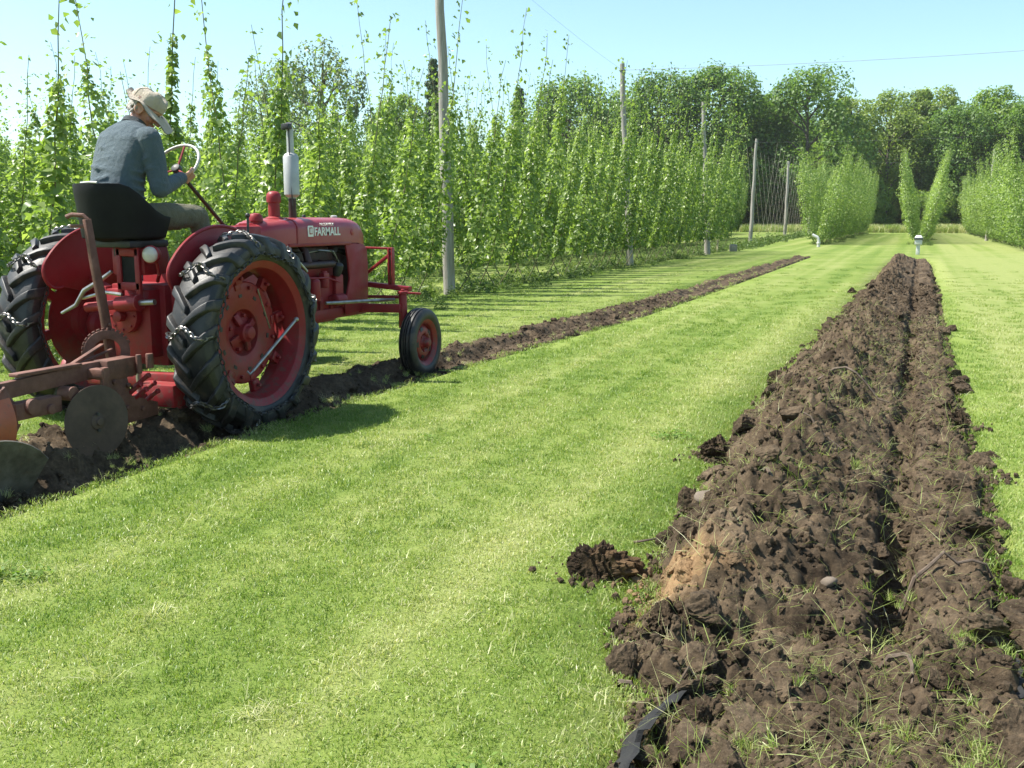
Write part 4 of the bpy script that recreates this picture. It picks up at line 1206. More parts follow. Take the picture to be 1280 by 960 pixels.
M_STEEL = simple('bright worn steel', (0.45, 0.43, 0.40), (0.28, 0.25, 0.22), 14, 0.34, 0.85, 0.15, 40)
M_CHAIN = simple('chain steel', (0.26, 0.25, 0.24), (0.10, 0.09, 0.08), 20, 0.42, 0.8)
M_SILVER = simple('aluminium paint', (0.42, 0.42, 0.41), (0.30, 0.30, 0.29), 5, 0.5, 0.3)
M_BLACK = simple('black iron', (0.014, 0.014, 0.015), (0.03, 0.028, 0.027), 9, 0.5)
M_SEAT = simple('black seat vinyl', (0.006, 0.006, 0.0065), (0.012, 0.012, 0.012), 5, 0.6, 0, 0.12, 50, spec=0.15)
M_CREAM = simple('cream rim plastic', (0.46, 0.45, 0.39), (0.36, 0.35, 0.30), 7, 0.35)
M_LENS = simple('lamp lens', (0.60, 0.56, 0.48), (0.50, 0.46, 0.40), 9, 0.15)
M_LETTER = simple('white lettering', (0.72, 0.70, 0.66), None, 9, 0.5)
M_MARKRED = simple('emblem red', (0.28, 0.01, 0.012), None, 9, 0.4)

def tyre_material():
    m, t, p = newmat('tyre rubber')
    co = objco(t)
    d = ramp(t, noise(t, 6, 6, 0.65, co), [(0.42, (0, 0, 0)), (0.66, (1, 1, 1))])
    c = mixc(t, maths(t, 'MULTIPLY', d, 0.35), (0.011, 0.011, 0.012), (0.070, 0.062, 0.053))
    mk = ramp(t, noise(t, 9, 8, 0.7, co), [(0.55, (0, 0, 0)), (0.62, (1, 1, 1))])
    c = mixc(t, maths(t, 'MULTIPLY', mk, 0.75), c, (0.060, 0.045, 0.034))
    t.links.new(c, p.inputs['Base Color'])
    p.inputs['Roughness'].default_value = 0.52; p.inputs['Specular IOR Level'].default_value = 0.5
    bump(t, noise(t, 50, 5, 0.6, co), 0.18, 0.01, p)
    return m
M_TYRE = tyre_material()

TX, AY = -5.38, 6.08
tractor = empty('tractor', (TX, AY, 0), 'old red farm tractor with tyre chains standing in the furrow on the left', 'tractor')

def P3(c, a, r, x):
    """point on a wheel: angle a in the plane across the axle, x along the axle"""
    return Vector((c[0] + x, c[1] + r * math.cos(a), c[2] + r * math.sin(a)))

def rear_wheel(cx, cz, sgn, label):
    c = (cx, AY, cz)
    hw = 0.165
    # rim: channel with flanges and beads
    rim = MB()
    prof = [(0.545, 0.145), (0.560, 0.132), (0.548, 0.120), (0.500, 0.110), (0.490, 0.06), (0.470, 0.02), (0.470, -0.02), (0.490, -0.06), (0.500, -0.110), (0.548, -0.120), (0.560, -0.132), (0.545, -0.145),
            (0.530, -0.140), (0.484, -0.118), (0.474, -0.06), (0.455, -0.02), (0.455, 0.02), (0.474, 0.06), (0.484, 0.118), (0.530, 0.140)]
    rim.lathe(prof, c, (1, 0, 0), 64, True)
    for k in range(8):                                     # wedge lugs that hold the disc
        a = k * math.pi / 4 + 0.2
        rim.beam(P3(c, a, 0.37, sgn * -0.03), P3(c, a, 0.462, sgn * -0.03), 0.075, 0.05, (1, 0, 0))
        rim.bolt(P3(c, a, 0.415, sgn * 0.0), (sgn, 0, 0), 0.016, 0.03)
    w = rim.build('rear_wheel', M_RED, tractor, c, bevel=0.004)
    w['label'] = label
    # dished disc with square openings and bolts
    d = MB(); n = 96; x0 = sgn * -0.045
    def hole(a, r):
        return r
    ring = [0.385, 0.372, 0.30, 0.255, 0.175, 0.165, 0.150]
    offs = [0.0, 0.012, 0.014, 0.010, 0.0, -0.05, -0.055]
    V = []; idx = {}
    prof2 = [(r, x0 + sgn * o) for r, o in zip(ring, offs)]
    prof2 += [(r, x0 + sgn * (o - 0.012)) for r, o in zip(ring[::-1], offs[::-1])]
    d.lathe(prof2, c, (1, 0, 0), 48, True)
    for k in range(8):
        a = k * math.pi / 4 + 0.2
        d.bolt(P3(c, a + 0.39, 0.335, x0 + sgn * 0.012), (sgn, 0, 0), 0.017, 0.022)
        d.beam(P3(c, a, 0.325, x0 + sgn * 0.014), P3(c, a, 0.388, x0 + sgn * 0.012), 0.065, 0.018, (1, 0, 0))
    dd = d.build('wheel_disc', M_WHEELRED, w, c, bevel=0.003)
    h = MB()
    h.lathe([(0.16, x0 - sgn * 0.10), (0.16, x0 - sgn * 0.05), (0.125, x0 - sgn * 0.035), (0.075, x0 - sgn * 0.03), (0.070, x0 + sgn * 0.045), (0.055, x0 + sgn * 0.05), (0.045, x0 + sgn * 0.075), (0.01, x0 + sgn * 0.078)], c, (1, 0, 0), 28)
    for k in range(4):
        a = k * math.pi / 2 + 0.5
        h.beam(P3(c, a, 0.06, x0 + sgn * 0.0), P3(c, a, 0.155, x0 - sgn * 0.02), 0.05, 0.03, (1, 0, 0))
        h.bolt(P3(c, a + 0.78, 0.13, x0 - sgn * 0.04), (sgn, 0, 0), 0.016, 0.03)
    h.build('hub', M_RED, w, c, bevel=0.003)
    m_ = MB()
    for k in range(10):                                    # dark slots in the disc, seen as openings
        a = k * math.pi / 5 + 0.45
        m_.prism([(-0.018, -0.012), (0.018, -0.012), (0.018, 0.012), (-0.018, 0.012)], P3(c, a, 0.278, x0 + sgn * 0.0125), P3((0, 0, 0), a + math.pi / 2, 1, 0), P3((0, 0, 0), a, 1, 0), 0.008)
    m_.build('disc_slots', M_BLACK, w, c)
    # tyre: carcass and chevron lugs
    ty = MB()
    RO = 0.70
    tp_ = [(0.515, 0.118), (0.545, 0.150), (0.60, 0.168), (0.645, 0.165), (0.676, 0.142), (0.692, 0.09), (RO, 0.0)]
    full = tp_ + [(r, -x) for r, x in tp_[-2::-1]]
    full += [(0.515, -0.10), (0.515, 0.10)]
    ty.lathe(full, c, (1, 0, 0), 72, True)
    def surf(x):
        ax_ = abs(x)
        return float(np.interp(ax_, [0, 0.09, 0.142, 0.165, 0.172], [RO, 0.692, 0.676, 0.645, 0.612]))
    nl = 20
    for s in (-1, 1):
        for k in range(nl):
            a0 = 2 * math.pi * (k + (0.5 if s > 0 else 0)) / nl
            rings = []
            for q in range(8):
                u = q / 7
                if u < 0.75: x = -0.012 + u / 0.75 * 0.158; rad = surf(x)
                else: x = 0.146 + (u - 0.75) / 0.25 * 0.030; rad = surf(0.146) - (u - 0.75) / 0.25 * 0.085
                a = a0 - u * 0.30
                lug = 0.040 * (1 - 0.15 * u) if u < 0.75 else 0.034 - 0.022 * (u - 0.75) / 0.25
                wb, wt = 0.040 + 0.020 * u, 0.026 + 0.016 * u
                # outward direction turns from radial on the crown to axial on the shoulder
                ph = 0 if u < 0.45 else (u - 0.45) / 0.55 * 1.15
                rings.append([P3(c, a + wb / rad * 0.9, rad - 0.006, s * x), P3(c, a + wt / rad * 0.8, rad + lug * math.cos(ph), s * (x + lug * math.sin(ph))),
                              P3(c, a - wt / rad * 0.8, rad + lug * math.cos(ph), s * (x + lug * math.sin(ph))), P3(c, a - wb / rad * 0.9, rad - 0.006, s * x)])
            ty.ring_loft(rings)
    ty.build('tyre', M_TYRE, w, c, bevel=0.005, smooth=40)
    # chain: cross chains over the tread tied to a ring chain on each sidewall
    ch = MB()
    def linkring(p, d, nrm, L=0.024, r=0.0052, wd=0.014):
        d, s, u = frame(d, nrm)
        pts = [p + d * (L * math.cos(t)) + s * (wd * math.sin(t)) for t in [k * math.pi / 4 for k in range(8)]]
        ch.tube(pts, r, 4, False, True)
    def run(fn, n, alt=True):
        for k in range(n):
            u = (k + 0.5) / n
            p = fn(u); d = fn(min(1, u + 0.01)) - fn(max(0, u - 0.01))
            cdir = (p - Vector(c)).normalized()
            axd = Vector((1, 0, 0))
            linkring(p, d, cdir if k % 2 else d.cross(cdir))
    for k in range(9):
        a = k * 2 * math.pi / 9 + 0.28 + 0.05 * math.sin(k * 3)
        def cross(u, a=a):
            x = -0.185 + 0.37 * u
            ax_ = abs(x)
            rad = float(np.interp(ax_, [0, 0.10, 0.155, 0.178, 0.185], [RO + 0.046, 0.728, 0.695, 0.655, 0.600]))
            return P3(c, a + 0.05 * math.sin(u * 9), rad, x)
        run(cross, 19)
        ch.build('cross_chain', M_CHAIN, w, c, smooth=60); ch = MB()
    for sx in (-1, 1):
        def side(u, sx=sx):
            a = 2 * math.pi * u
            sag = 0.578 + 0.012 * math.cos(9 * (a - 0.28))
            return P3(c, a, sag, sx * 0.184)
        run(side, 88)
        ch.build('side_chain', M_BLACK, w, c, smooth=60); ch = MB()
    return w
wr = rear_wheel(-4.585, 0.665, 1, 'rear wheel running in the furrow, in shade')
wl = rear_wheel(-6.20, 0.70, -1, 'rear wheel on the unploughed grass')
# a chain tensioner bar lies across the face of the right wheel
tb = MB(); tb.tube([(-4.395, 5.86, 0.42), (-4.40, 6.42, 0.735)], 0.011, 8)
tb.ball((-4.40, 6.43, 0.74), 0.02, 8, 6)
tb.tube([(-4.395, 5.86, 0.42), (-4.40, 5.83, 0.40), (-4.42, 5.825, 0.42)], 0.009, 6)
tb.build('tension_bar', M_STEEL, wr)
tb = MB(); tb.tube([(-4.43, 6.00, 1.0), (-4.43, 6.13, 0.70)], 0.006, 6); tb.build('tension_hook', M_CHAIN, wr)

def front_wheel(cx, cz, sgn):
    c = (cx, 8.93, cz)
    rim = MB()
    rim.lathe([(0.235, 0.075), (0.245, 0.068), (0.236, 0.06), (0.205, 0.052), (0.198, 0), (0.205, -0.052), (0.236, -0.06), (0.245, -0.068), (0.235, -0.075), (0.224, -0.07), (0.192, -0.045), (0.186, 0), (0.192, 0.045), (0.224, 0.07)], c, (1, 0, 0), 44, True)
    w = rim.build('front_wheel', M_WHEELRED, tractor, c, bevel=0.003)
    d = MB(); x0 = sgn * 0.005
    d.lathe([(0.195, x0 - sgn * 0.01), (0.19, x0), (0.15, x0 + sgn * 0.035), (0.10, x0 + sgn * 0.045), (0.075, x0 + sgn * 0.02), (0.07, x0 + sgn * 0.008), (0.10, x0 + sgn * 0.03), (0.15, x0 + sgn * 0.022), (0.19, x0 - sgn * 0.014)], c, (1, 0, 0), 40, True)
    for k in range(6):
        a = k * math.pi / 3 + 0.3
        d.bolt(P3(c, a, 0.088, x0 + sgn * 0.034), (sgn, 0, 0), 0.011, 0.018)
    d.build('wheel_disc', M_WHEELRED, w, c, bevel=0.002)
    s = MB()
    for k in range(5):
        a = k * 2 * math.pi / 5 + 0.7
        s.prism([(-0.030, -0.016), (0.030, -0.016), (0.022, 0.018), (-0.022, 0.018)], P3(c, a, 0.145, x0 + sgn * 0.034), P3((0, 0, 0), a + math.pi / 2, 1, 0), P3((0, 0, 0), a, 1, -sgn * 0.25), 0.012)
    s.build('disc_slots', M_BLACK, w, c)
    h = MB(); h.lathe([(0.075, x0 - sgn * 0.02), (0.072, x0 + sgn * 0.03), (0.052, x0 + sgn * 0.045), (0.046, x0 + sgn * 0.085), (0.036, x0 + sgn * 0.10), (0.005, x0 + sgn * 0.104)], c, (1, 0, 0), 24)
    h.build('hub', M_RED, w, c, bevel=0.002)
    ty = MB(); RO = 0.352
    half = [(0.226, 0.062), (0.240, 0.080), (0.275, 0.090), (0.312, 0.084), (0.336, 0.070), (0.342, 0.056), (0.328, 0.050), (0.328, 0.043), (0.347, 0.037), (0.349, 0.018), (0.332, 0.013), (0.332, 0.008)]
    prof = half + [(0.352, 0.005), (0.352, -0.005)] + [(r, -x) for r, x in half[::-1]] + [(0.222, -0.04), (0.222, 0.04)]
    ty.lathe(prof, c, (1, 0, 0), 60, True)
    ty.build('tyre', M_TYRE, w, c, smooth=38)
    return w
fr = front_wheel(-4.625, 0.268, 1)
fl = front_wheel(-6.12, 0.345, -1)

# --- hood, tank, grille
def hood_section(y, hw, zt, zb, r):
    pts = []
    for k in range(7):
        a = math.pi / 2 * k / 6
        pts.append((hw - r + r * math.cos(math.pi / 2 - a) if False else hw - r + r * math.sin(a), zt - r + r * math.cos(a)))
    right = [(0.0, zt + 0.012), (hw * 0.45, zt + 0.010)] + pts + [(hw, zb)]
    left = [(-x, z) for x, z in right[::-1][:-1]]
    return [Vector((TX + x, y, z)) for x, z in right + left]
hood = MB()
secs = [(7.16, 0.150, 1.455, 1.27, 0.07), (7.24, 0.185, 1.478, 1.262, 0.085), (7.40, 0.205, 1.492, 1.258, 0.09), (7.70, 0.212, 1.502, 1.262, 0.09), (8.10, 0.214, 1.506, 1.268, 0.09), (8.50, 0.212, 1.504, 1.274, 0.09), (8.66, 0.208, 1.496, 1.27, 0.10), (8.76, 0.198, 1.478, 1.25, 0.115), (8.83, 0.178, 1.440, 1.22, 0.12), (8.865, 0.150, 1.385, 1.20, 0.12)]
hood.ring_loft([hood_section(*s) for s in secs])
hd = hood.build('hood', M_HOOD, tractor, smooth=50)
seam = MB()
seam.ring_loft([[p + Vector((0, dy, 0)) for p in [Vector((TX + (v.x - TX) * 1.012, v.y, 1.38 + (v.z - 1.38) * 1.012 if v.z > 1.38 else v.z)) for v in hood_section(7.62, 0.212, 1.500, 1.262, 0.09)]] for dy in (-0.009, 0.009)])
seam.build('hood_seam', M_RED, hd, smooth=50)
MB().box((TX + 0.215, 8.0, 1.268), (0.012, 1.05, 0.028)).build('side_trim', M_RED, hd, bevel=0.004)

gr = MB()                                                  # grille shell: two cheeks, a lower band and the radiator behind
for s in (-1, 1):
    out = [(8.44, 1.268), (8.63, 1.268), (8.79, 1.25), (8.845, 1.20), (8.86, 0.98), (8.85, 0.74), (8.82, 0.60), (8.42, 0.57), (8.40, 0.66), (8.46, 0.80), (8.50, 0.92), (8.48, 1.10)]
    gr.prism([(a, b) for a, b in out], (TX + s * 0.196, 0, 0), (0, 1, 0), (0, 0, 1), 0.024)
gr.beam((TX - 0.19, 8.835, 0.62), (TX + 0.19, 8.835, 0.62), 0.05, 0.06)
gr.beam((TX, 8.87, 0.62), (TX, 8.875, 1.26), 0.03, 0.03, (0, 1, 0))
gs = gr.build('grille_shell', M_RED, tractor, bevel=0.008)
for k in range(13):
    MB().box((TX, 8.846, 0.68 + k * 0.043), (0.36, 0.022, 0.013), (0.5, 0, 0)).build('grille_bar', M_RED, gs)
MB().box((TX, 8.70, 0.93), (0.36, 0.10, 0.62)).build('radiator_core', M_GREASE, tractor, bevel=0.01)

# --- engine
en = MB()
en.box((TX, 7.95, 0.80), (0.30, 0.92, 0.34)); en.box((TX, 7.95, 0.60), (0.24, 0.80, 0.16), None, 1.1)
en.box((TX + 0.02, 7.95, 1.02), (0.22, 0.82, 0.14))
en.box((TX + 0.16, 8.34, 0.82), (0.06, 0.14, 0.30)); en.box((TX + 0.16, 7.62, 0.80), (0.05, 0.18, 0.26))
for k in range(4): en.box((TX + 0.16, 7.68 + k * 0.18, 0.70), (0.03, 0.05, 0.14))
eng = en.build('engine', M_RED, tractor, bevel=0.012)
hb = MB(); hb.box((TX, 7.95, 1.14), (0.20, 0.84, 0.12)); hb.box((TX, 7.95, 1.215), (0.15, 0.78, 0.05)); hb.build('cylinder_head', M_GREASE, eng, bevel=0.012)
mf = MB()
mf.tube([(TX + 0.12, 7.60, 1.08), (TX + 0.19, 7.62, 1.08), (TX + 0.20, 8.20, 1.08), (TX + 0.12, 8.24, 1.08)], 0.036, 12)
for k in range(3): mf.tube([(TX + 0.10, 7.72 + k * 0.2, 1.09), (TX + 0.20, 7.72 + k * 0.2, 1.08)], 0.032, 10)
mf.tube([(TX + 0.20, 7.80, 1.10), (TX + 0.16, 7.80, 1.22), (TX + 0.06, 7.79, 1.34)], 0.034, 12)
mf.build('manifold', M_GREASE, eng)
cb = MB(); cb.lathe([(0.035, 0), (0.045, 0.01), (0.045, 0.09), (0.03, 0.10), (0.03, 0.16)], (TX + 0.20, 8.05, 0.86), (0, 0, 1), 16); cb.box((TX + 0.20, 8.05, 0.97), (0.06, 0.09, 0.06)); cb.build('carburettor', M_RED, eng, bevel=0.004)
ds = MB(); ds.lathe([(0.03, 0), (0.04, 0.02), (0.05, 0.08), (0.05, 0.11), (0.035, 0.13)], (TX + 0.19, 8.28, 0.96), (0.25, 0, 1), 16); ds.build('distributor', M_BLACK, eng)
for k in range(4):
    y1 = 7.68 + k * 0.17
    MB().tube([(TX + 0.215, 8.28 + 0.01 * k, 1.09), (TX + 0.235, 8.20 - k * 0.03, 1.19 + 0.01 * k), (TX + 0.215, (y1 + 8.1) / 2, 1.215), (TX + 0.13, y1, 1.19)], 0.0055, 6).build('spark_lead', M_SILVER if k == 1 else M_BLACK, eng)
of = MB(); of.lathe([(0.01, 0), (0.05, 0.01), (0.055, 0.03), (0.055, 0.19), (0.04, 0.21), (0.012, 0.225)], (TX + 0.215, 7.86, 0.74), (0, 0, 1), 20); of.build('oil_filter', M_RED, eng, bevel=0.003)
fp = MB(); fp.lathe([(0.085, 0), (0.09, 0.01), (0.075, 0.02), (0.09, 0.03), (0.085, 0.04)], (TX + 0.02, 8.46, 0.98), (0, 1, 0), 24); fp.build('fan_pulley', M_GREASE, eng)
for k in range(4):
    a = k * math.pi / 2 + 0.4
    MB().prism([(-0.035, 0.04), (0.035, 0.04), (0.05, 0.20), (-0.05, 0.20)], (TX, 8.53, 1.0), (math.sin(a), 0.25, -math.cos(a)), (math.cos(a), 0, math.sin(a)), 0.006).build('fan_blade', M_BLACK, eng)
MB().tube([(TX + 0.05, 8.50, 1.20), (TX + 0.07, 8.60, 1.18), (TX + 0.06, 8.68, 1.16)], 0.028, 10).build('radiator_hose', M_BLACK, eng)
ge = MB(); ge.lathe([(0.03, 0), (0.055, 0.01), (0.055, 0.17), (0.03, 0.19)], (TX + 0.205, 8.20, 0.73), (0, 1, 0), 18); ge.build('generator', M_RED, eng, bevel=0.003)
MB().tube([(TX + 0.19, 7.45, 0.92), (TX + 0.235, 7.75, 0.965), (TX + 0.24, 8.05, 0.955), (TX + 0.21, 8.30, 0.90)], 0.009, 6).build('fuel_line', M_RED, eng)
MB().tube([(TX + 0.18, 7.50, 1.10), (TX + 0.24, 7.60, 1.11), (TX + 0.23, 7.72, 1.03)], 0.014, 8).build('elbow_pipe', M_STEEL, eng)

# --- chassis
cs = MB()
cs.box((TX, 7.10, 0.86), (0.34, 0.85, 0.42)); cs.box((TX, 6.45, 0.82), (0.42, 0.66, 0.55)); cs.box((TX, 6.06, 0.72), (0.50, 0.46, 0.60))
cs.box((TX, 6.40, 1.12), (0.30, 0.50, 0.10)); cs.box((TX, 5.80, 0.74), (0.40, 0.16, 0.50)); cs.box((TX, 7.15, 1.13), (0.26, 0.6, 0.14))
cs.tube([(TX, 5.72, 0.80), (TX, 5.66, 0.80)], 0.13, 20); cs.tube([(TX, 5.66, 0.80), (TX, 5.60, 0.80)], 0.04, 12)
for a in range(8):
    t_ = a * math.pi / 4; cs.bolt((TX + 0.105 * math.cos(t_), 5.66, 0.80 + 0.105 * math.sin(t_)), (0, -1, 0), 0.012, 0.014)
for s in (-1, 1):
    cs.lathe([(0.17, 0.22), (0.165, 0.28), (0.105, 0.36), (0.10, 0.60), (0.125, 0.62), (0.125, 0.66)], (TX, AY, 0.675), (s, 0, 0), 24)
    cs.beam((TX + s * 0.15, 7.45, 0.60), (TX + s * 0.15, 8.86, 0.60), 0.05, 0.10)
ch_ = cs.build('chassis', M_RED, tractor, bevel=0.014)
tk = MB(); tk.box((TX, 7.00, 1.31), (0.30, 0.36, 0.27)); tk.box((TX, 6.80, 1.34), (0.34, 0.08, 0.20)); tk.build('instrument_box', M_RED, tractor, bevel=0.02)
MB().lathe([(0.034, 0), (0.034, 0.012), (0.028, 0.016)], (TX + 0.08, 6.758, 1.37), (0, -1, 0), 16).build('gauge', M_SILVER, tractor)

# --- exhaust, air cleaner, fuel cap
ex = MB(); ex.lathe([(0.034, 0), (0.034, 0.235), (0.055, 0.245), (0.070, 0.262), (0.070, 0.60), (0.055, 0.622), (0.033, 0.635), (0.031, 0.86)], (TX + 0.045, 7.80, 1.46), (0, 0, 1), 24)
st = ex.build('exhaust_stack', M_SILVER, tractor, smooth=40)
MB().lathe([(0.036, 0), (0.036, 0.23)], (TX + 0.045, 7.80, 1.458), (0, 0, 1), 16).build('stack_base', M_GREASE, st)
MB().tube([(TX + 0.085, 7.745, 1.62), (TX + 0.070, 7.745, 2.0), (TX + 0.06, 7.760, 2.33)], 0.006, 6).build('flap_rod', M_BLACK, st)
fl_ = MB(); fl_.prism([(0.042 * math.cos(a * math.pi / 8), 0.042 * math.sin(a * math.pi / 8)) for a in range(16)], (TX + 0.04, 7.775, 2.345), (1, 0, 0), (0, 0.85, 0.5), 0.008)
fl_.box((TX + 0.045, 7.755, 2.325), (0.07, 0.06, 0.045)); fl_.box((TX + 0.015, 7.745, 2.318), (0.025, 0.035, 0.05))
fl_.build('rain_flap', M_BLACK, st, bevel=0.002)
ac = MB(); ac.lathe([(0.085, 0), (0.085, 0.02), (0.052, 0.035), (0.052, 0.155), (0.064, 0.16), (0.066, 0.20), (0.060, 0.232), (0.042, 0.252), (0.01, 0.258)], (TX + 0.02, 7.55, 1.49), (0, 0, 1), 24)
ac.build('air_cleaner', M_RED, tractor, smooth=40)
fc = MB(); fc.lathe([(0.05, 0), (0.05, 0.025), (0.062, 0.03), (0.062, 0.065), (0.045, 0.09), (0.005, 0.098)], (TX + 0.06, 7.22, 1.455), (0, 0, 1), 22)
fc.build('fuel_cap', M_RED, tractor, smooth=40)
MB().lathe([(0.034, 0), (0.034, 0.018), (0.022, 0.026)], (TX, 8.57, 1.512), (0, 0, 1), 16).build('radiator_cap', M_SILVER, tractor)
MB().lathe([(0.018, 0), (0.018, 0.02), (0.012, 0.03)], (TX + 0.03, 8.00, 1.512), (0, 0, 1), 12).build('vent_cap', M_BLACK, tractor)

# --- lettering and badge on the hood side
def text_mesh(name, body, size, origin, m, parent, extr=0.0025, sx=1.0, off_=0.0):
    cu = bpy.data.curves.new(name, 'FONT'); cu.body = body; cu.size = size; cu.extrude = extr; cu.offset = off_
    t = bpy.data.objects.new(name, cu); COL.objects.link(t)
    me = bpy.data.meshes.new_from_object(t.evaluated_get(bpy.context.evaluated_depsgraph_get()))
    bpy.data.objects.remove(t)
    # text x -> +Y of the tractor, text y -> up, faces +X
    for v in me.vertices:
        x, y, z = v.co
        v.co = Vector((z, x * sx, y)) + Vector(origin) - org(parent)
    me.materials.clear(); me.materials.append(m)
    return link(name, me, parent)
HX = TX + 0.2145
text_mesh('lettering', 'FARMALL', 0.105, (HX, 7.885, 1.352), M_LETTER, hd, 0.002, 1.02, 0.0025)
text_mesh('lettering', 'McCORMICK', 0.036, (HX, 7.98, 1.442), M_LETTER, hd, 0.0015, 1.15)
em = MB(); em.prism([(-0.042, -0.05), (0.042, -0.05), (0.048, 0.03), (0.036, 0.05), (-0.036, 0.05), (-0.048, 0.03)], (HX + 0.001, 7.825, 1.392), (0, 1, 0), (0, 0, 1), 0.005)
eb = em.build('emblem', M_LETTER, hd)
em = MB(); em.box((HX + 0.0042, 7.825, 1.395), (0.004, 0.046, 0.062)); em.build('emblem_field', M_MARKRED, eb)
em = MB(); em.box((HX + 0.0066, 7.825, 1.395), (0.003, 0.010, 0.048)); em.box((HX + 0.0060, 7.813, 1.395), (0.003, 0.007, 0.040)); em.box((HX + 0.0060, 7.837, 1.395), (0.003, 0.007, 0.040)); em.build('emblem_letters', M_LETTER, eb)
MB().lathe([(0.032, 0), (0.030, 0.006), (0.012, 0.009)], (HX - 0.004, 8.56, 1.375), (1, 0, 0), 20).build('round_badge', M_HOOD, hd)

# --- front axle, steering parts, tool bar
fa = MB()
fa.beam((TX - 0.62, 8.70, 0.60), (TX + 0.62, 8.78, 0.62), 0.075, 0.085, (0, 0, 1))
fa.beam((TX - 0.20, 8.66, 0.66), (TX + 0.20, 8.66, 0.66), 0.12, 0.14)
for s in (-1, 1):
    x = TX + s * 0.62
    fa.tube([(x, 8.82, 0.42), (x, 8.82, 0.76)], [0.045, 0.040], 14)
    fa.tube([(x, 8.82, 0.76), (x, 8.82, 0.79)], 0.055, 14)
    fa.tube([(x, 8.82, 0.46), (x + s * 0.02, 8.93, 0.27), (x + s * 0.12, 8.93, 0.27)], 0.034, 10)
    fa.bolt((x, 8.82, 0.79), (0, 0, 1), 0.02, 0.02)
fa.build('front_axle', M_RED, tractor, bevel=0.008)
rk = MB(); rk.tube([(TX - 0.56, 8.95, 0.70), (TX + 0.56, 8.95, 0.72)], 0.017, 8)
for s in (-1, 1):
    rk.beam((TX + s * 0.62, 8.82, 0.745), (TX + s * 0.56, 8.97, 0.71), 0.04, 0.025); rk.ball((TX + s * 0.56, 8.95, 0.71), 0.03, 10, 8)
    rk.beam((TX + s * 0.62, 8.82, 0.775), (TX + s * 0.80, 8.86, 0.765), 0.035, 0.02)
rk.build('tie_rod', M_RED, tractor, bevel=0.003)
MB().tube([(TX + 0.24, 8.0, 0.72), (TX + 0.50, 8.86, 0.70)], 0.016, 8).build('drag_link', M_STEEL, tractor)
bk = MB()                                                  # tool bar bracket standing ahead of the grille
bk.beam((TX - 0.10, 8.95, 0.86), (TX + 0.62, 8.98, 0.80), 0.09, 0.05)
bk.beam((TX + 0.40, 8.965, 0.82), (TX + 0.40, 8.965, 1.21), 0.075, 0.016, (1, 0, 0))
bk.beam((TX + 0.435, 8.965, 0.82), (TX + 0.435, 8.965, 1.21), 0.012, 0.06, (0, 1, 0))
bk.beam((TX + 0.02, 8.96, 1.215), (TX + 0.44, 8.965, 1.205), 0.05, 0.022)
bk.beam((TX + 0.06, 8.96, 0.90), (TX + 0.42, 8.965, 1.16), 0.035, 0.03)
bk.beam((TX + 0.02, 8.96, 0.84), (TX + 0.02, 8.96, 1.215), 0.05, 0.016, (1, 0, 0))
for z in (0.88, 1.02, 1.14): bk.bolt((TX + 0.40, 8.957, z), (0, -1, 0), 0.011, 0.014)
bk.build('tool_bar', M_RED, tractor, bevel=0.004)

# --- fenders
def fender(s):
    x = TX + s * 0.575
    cy, cz, rr = AY, 0.735, 0.715
    arc = [(cy + rr * math.cos(R(46 + 92 * k / 20)), cz + rr * math.sin(R(46 + 92 * k / 20))) for k in range(21)]
    er = 0.125                                             # rounded rear end
    ec = (cy + (rr - er) * math.cos(R(140)), cz + (rr - er) * math.sin(R(140)))
    arc += [(ec[0] + er * math.cos(R(142 + 150 * k / 9)), ec[1] + er * math.sin(R(142 + 150 * k / 9))) for k in range(10)]
    out = arc + [(AY - 0.10, 0.93), (AY + 0.20, 1.02), (AY + 0.46, 1.10)]
    f = MB(); f.prism(out, (x, 0, 0), (0, 1, 0), (0, 0, 1), 0.008)
    fo = f.build('fender', M_RED, tractor, bevel=0.003)
    lip = MB(); lip.tube([(x, a, b) for a, b in arc], 0.013, 8); lip.build('rolled_edge', M_RED, fo)
    br = MB(); br.beam((TX + s * 0.24, AY - 0.1, 0.90), (x, AY - 0.12, 1.05), 0.06, 0.03); br.beam((TX + s * 0.24, AY + 0.2, 0.92), (x, AY + 0.22, 1.08), 0.06, 0.03)
    br.build('bracket', M_RED, fo, bevel=0.004)
    return fo
fender(1); fender(-1)

# --- rear details: battery box, lamp, hydraulic cylinder, levers, drawbar
bb = MB()
bb.box((TX + 0.07, 5.80, 1.20), (0.30, 0.26, 0.20))
bo = bb.build('battery_box', M_RED, tractor, bevel=0.015)
rs = MB()
rs.beam((TX + 0.09 - 0.085, 5.655, 0.92), (TX + 0.09 - 0.085, 5.655, 1.30), 0.045, 0.03, (0, 1, 0)); rs.beam((TX + 0.09 + 0.085, 5.655, 0.92), (TX + 0.09 + 0.085, 5.655, 1.30), 0.045, 0.03, (0, 1, 0))
rs.box((TX + 0.09, 5.655, 1.265), (0.21, 0.03, 0.06)); rs.box((TX + 0.09, 5.655, 1.02), (0.21, 0.03, 0.06)); rs.box((TX + 0.09, 5.66, 0.90), (0.21, 0.035, 0.10))
rs.build('seat_bracket', M_RED, tractor, bevel=0.008)
MB().box((TX + 0.09, 5.662, 1.14), (0.13, 0.012, 0.18)).build('bracket_opening', M_SEAT, tractor)  # black plate, its colour stands in for the shade inside the opening
lp = MB(); lp.lathe([(0.01, 0), (0.035, 0.006), (0.058, 0.03), (0.066, 0.07), (0.066, 0.085), (0.060, 0.09)], (TX + 0.27, 5.74, 1.25), (0.25, -0.95, 0), 24)
lo = lp.build('work_lamp', M_RED, tractor, smooth=45)
